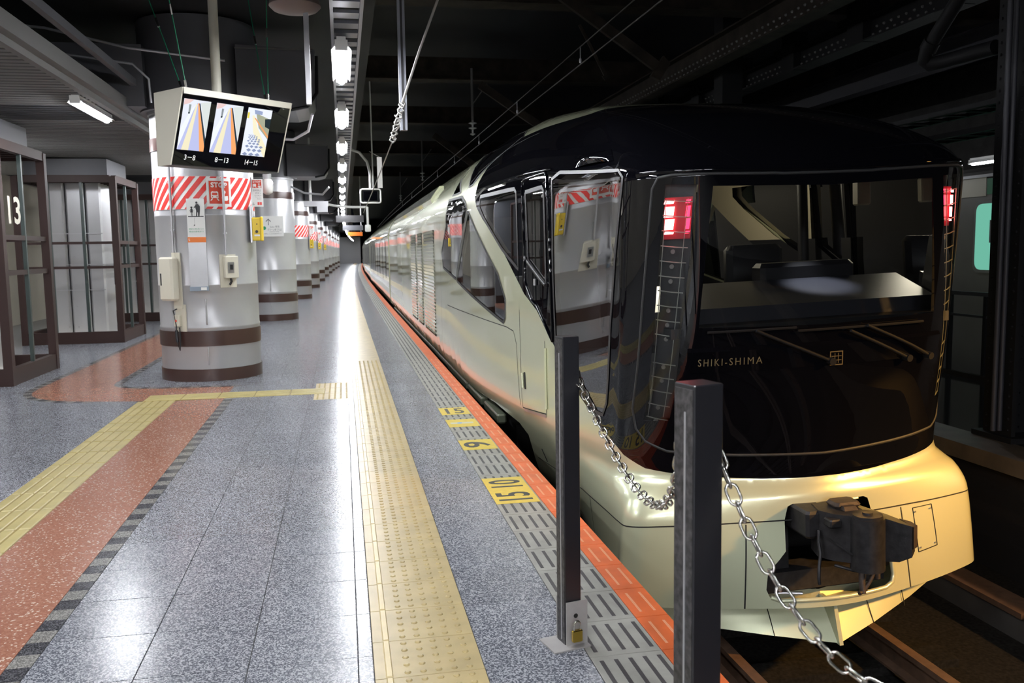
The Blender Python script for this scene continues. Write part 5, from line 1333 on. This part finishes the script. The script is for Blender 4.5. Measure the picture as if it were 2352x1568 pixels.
t = thing('steel_column', 'dark riveted steel column on the opposite platform at the right edge', 'column', (5.75, 6.65, -.21))
mb = MB(); mb.box(-.16, .16, -.02, .02, 0, 6.2); mb.box(-.18, -.14, -.17, .17, 0, 6.2); mb.box(.14, .18, -.17, .17, 0, 6.2); mb.box(-.24, .24, -.24, .24, 0, .05); mb.build('web_and_flanges', 'girder_black', t)
mb = MB()
for k in range(60):
    for y in (-.13, .13): mb.cyl((-.18,y,.1+.1*k),(-.192,y,.1+.1*k),.014,.008,n=6)
    mb.cyl((.02,-.02,.1+.1*k),(.02,-.03,.1+.1*k),.012,.008,n=6)
o = mb.build('rivet', 'girder_black', t); o['kind'] = 'stuff'
mb = MB()
for x in (-.24, -.30): mb.tube([(x,-.1,.1),(x,-.1,6.1)], .022, n=8)
mb.build('cable_conduit', 'girder_blue', t, smooth=50)
t = thing('steel_column', 'second dark steel column farther down the opposite platform behind the train', 'column', (6.6, 14.5, -.21))
mb = MB(); mb.box(-.18, .18, -.18, .18, 0, 6.2); mb.build('box_shaft', 'girder_black', t)
mb = MB(); mb.box(-.26, .26, -.26, .26, 0, .3); mb.build('plinth', 'concrete', t)
t = thing('down_pipe', 'thick dark pipe sloping down and elbowing to the right-hand column', 'pipe', (5.5, 7.26, 3.67))
mb = MB(); mb.tube([(0,-.5,.42),(0,0,0),(0,.42,-.36),(.02,.47,-.44),(.06,.46,-.47),(.14,.30,-.46),(.2,-.25,-.46)], .065, n=14); mb.build('pipe_run', 'girder_black', t, smooth=50)
mb = MB(); mb.cyl((0,.33,-.28),(0,.40,-.345),.08,n=14); mb.build('pipe_collar', 'girder_black', t, smooth=50)
# overhead girders (all in near darkness)
def girder(x, z, h, wd, y0, y1, lab, m_, rivets=0, stubs=0):
    t = thing('roof_girder', lab, 'girder', (x, y0, z), group='girders over the tracks')
    L = y1-y0; mb = MB(); mb.box(-.015, .015, 0, L, 0, h); mb.build('web', m_, t)
    mb = MB(); mb.box(-wd/2, wd/2, 0, L, -.025, 0); mb.build('bottom_flange', m_, t)
    mb = MB(); mb.box(-wd/2, wd/2, 0, L, h, h+.025); mb.build('top_flange', m_, t)
    if rivets:
        mb = MB()
        for k in range(int(L/.16)):
            for z_ in (.06, .15): mb.cyl((-.015,.16*k+.08*(z_>.1),z_),(-.035,.16*k+.08*(z_>.1),z_),.02,.012,n=6)
        o = mb.build('rivet', 'slat', t); o['kind'] = 'stuff'
    if stubs:
        for k in range(stubs): mb = MB(); mb.box(-.14, .1, 1.9*k+.6, 1.9*k+1.0, -.03, h+.3); mb.box(-.2, .14, 1.9*k+.45, 1.9*k+1.15, h+.02, h+.1); mb.build('bracket_stub', 'girder_black', t)
girder(5.72, 4.3, .34, .26, 4, 40, 'sooty brown girder running lengthwise over the train roof', 'girder', 1)
girder(7.25, 4.3, .26, .30, 5, 40, 'black riveted girder with square brackets over the opposite platform', 'girder_black', 1, 8)
girder(10.2, 4.5, .4, .3, 5, 40, 'blue grey beam running over the far tracks', 'girder_blue')
def strut(p0, p1, r, lab, m_='girder'):
    p0, p1 = Vector(p0), Vector(p1); t = thing('brace', lab, 'brace', p0, group='diagonal braces over the tracks'); d = p1-p0
    u = d.cross(Vector((0,1,0))).normalized()*r; w_ = Vector((0,r*.5,0))
    mb = MB(); mb.hexa([-u-w_, u-w_, u+w_, -u+w_, d-u-w_, d+u-w_, d+u+w_, d-u+w_]); mb.build('angle_bar', m_, t)
    mb = MB(); mb.hexa([d*.96-u*2.4-w_*1.2, d*.96+u*2.4-w_*1.2, d*.96+u*2.4+w_*1.2, d*.96-u*2.4+w_*1.2, d*1.04-u*2-w_*1.2, d*1.04+u*2-w_*1.2, d*1.04+u*2+w_*1.2, d*1.04-u*2+w_*1.2]); mb.build('gusset', m_, t)
strut((3.0,12,4.95), (4.45,12,3.98), .07, 'brown diagonal brace crossing the dark above the nose')
strut((2.6,16.5,4.55), (3.9,16.5,3.7), .07, 'brown diagonal brace ending behind the gold roof arch')
strut((2.5,24,4.6), (4.0,24,3.5), .08, 'farther brown diagonal brace left of the gold arch')
strut((3.34,12.2,4.6), (3.72,12.2,3.9), .02, 'thin tie rod hanging beside the wires')
for k, y in enumerate((13.5, 19.5, 26, 34, 44)):
    t = thing('cross_beam', ('nearest', 'second', 'third', 'fourth', 'farthest')[k]+' dark beam spanning the tracks overhead', 'beam', (.5, y, 5.2), group='cross beams over the tracks')
    mb = MB(); mb.box(0, 11, -.12, .12, 0, .45); mb.box(0, 11, -.2, .2, -.03, 0); mb.build('box_beam', 'girder', t)
# overhead wires
def wire_line(pts, r, lab):
    mb = MB(); mb.tube(pts, r, n=6); return tag(mb.build('overhead_wire', 'wire', smooth=60), lab, 'wire', 'overhead wires')
ys = [-6, 6, 12, 18, 25, 32, 40, 50, 60, 75, 90]
wire_line([(XC-.02+bx(y), y, 3.64) for y in ys], .008, 'lower overhead contact wire stretched above the train roof')
wire_line([(XC-.02+bx(y), y, 3.85+.02*math.sin(y)) for y in ys], .007, 'upper overhead wire stretched above the train roof')
mb = MB()
for y in (6, 10.2, 14, 18, 22, 26, 31, 36, 42): mb.tube([(XC-.02+bx(y),y,3.64),(XC-.02+bx(y),y,3.85)], .005, n=5); mb.vcyl(XC-.02+bx(y), y, [(.012,3.66),(.016,3.68),(.012,3.71)], n=8)
tag(mb.build('wire_droppers', 'zinc', smooth=60), 'short droppers tying the two overhead wires together', 'wire')
for k, y in enumerate((18.3, 30, 42)):
    t = thing('insulator_hanger', ('nearest', 'middle', 'farthest')[k]+' insulator rod holding up the overhead wires', 'insulator', (XC-.1+bx(y), y, 3.86), group='insulator hangers')
    mb = MB(); mb.cyl((0,0,.3),(0,0,1.35),.025,n=10); mb.tube([(0,0,.62),(.32,0,1.05)], .012, n=6); mb.build('rod', 'slat', t, smooth=40)
    mb = MB(); mb.vcyl(0, 0, [(.015,0),(.06,.03),(.02,.05),(.02,.12),(.09,.15),(.02,.17),(.02,.22),(.09,.25),(.02,.28),(.02,.32)], n=14); mb.build('shed_stack', 'ceramic', t, smooth=40)
t = thing('platform_fence', 'dim railing along the edge of the opposite platform before the commuter train', 'fence', (7.8, 7.6, -.212))
mb = MB(); mb.box(-.02, .02, 0, 7, 1.05, 1.10); mb.build('top_rail', 'girder_blue', t)
mb = MB(); mb.box(-.02, .02, 0, 7, .78, .81); mb.build('middle_rail', 'girder_blue', t)
mb = MB(); mb.box(-.03, .03, 0, 7, 0, .06); mb.build('foot_rail', 'girder', t)
for k in range(11): mb = MB(); mb.box(-.025, .025, .65*k, .65*k+.05, .06, 1.05); mb.build('baluster', 'girder_black', t)
# cable racks at the right
for k, (z, lab) in enumerate(((2.78, 'upper dark cable rack reaching to the right-hand column'), (2.55, 'lower dark cable rack reaching to the right-hand column'))):
    t = thing('cable_rack', lab, 'cable rack', (6.0, 7.2, z), group='cable racks at the right')
    mb = MB(); mb.box(-.03, .03, 0, 12, 0, .05); mb.box(.3, .36, 0, 12, 0, .05); mb.build('rail', 'girder_black', t)
    mb = MB(); [mb.box(0, .33, .3*i, .3*i+.04, .0, .02) for i in range(40)]; mb.build('rung', 'girder_black', t)['kind'] = 'stuff'
# sodium floodlights that throw the warm light on the nose (beyond the right of the picture)
def flood(x, y, z, tx, ty, tz, wt, lab, size=.28):
    t = thing('floodlight', lab, 'floodlight', (x, y, z), group='sodium floodlights')
    d = (Vector((tx, ty, tz))-Vector((x, y, z))).normalized(); q = d.to_track_quat('-Z', 'Y')
    t.rotation_mode = 'QUATERNION'; t.rotation_quaternion = q
    mb = MB(); s = size/2; mb.hexa([(-s-.02,-s-.02,-.02),(s+.02,-s-.02,-.02),(s+.02,s+.02,-.02),(-s-.02,s+.02,-.02),(-s*.5,-s*.5,.14),(s*.5,-s*.5,.14),(s*.5,s*.5,.14),(-s*.5,s*.5,.14)]); mb.build('housing', 'girder_black', t)
    mb = MB(); mb.tube([(0,0,.14),(0,.1,.5)], .02, n=8); mb.build('arm', 'girder_black', t)
    ld = bpy.data.lights.new('sodium_light', 'AREA'); ld.shape = 'SQUARE'; ld.size = size; ld.energy = wt; ld.color = (1, .52, .13); ld.spread = R(34)
    lo = bpy.data.objects.new('sodium_light', ld); COL.objects.link(lo); lo.parent = t; lo.location = (0, 0, -.03)
flood(8.0, 1.0, 3.2, 3.5, 4.95, -.1, WARM_W*1.7, 'warm sodium floodlight over the opposite platform, right of the nose')
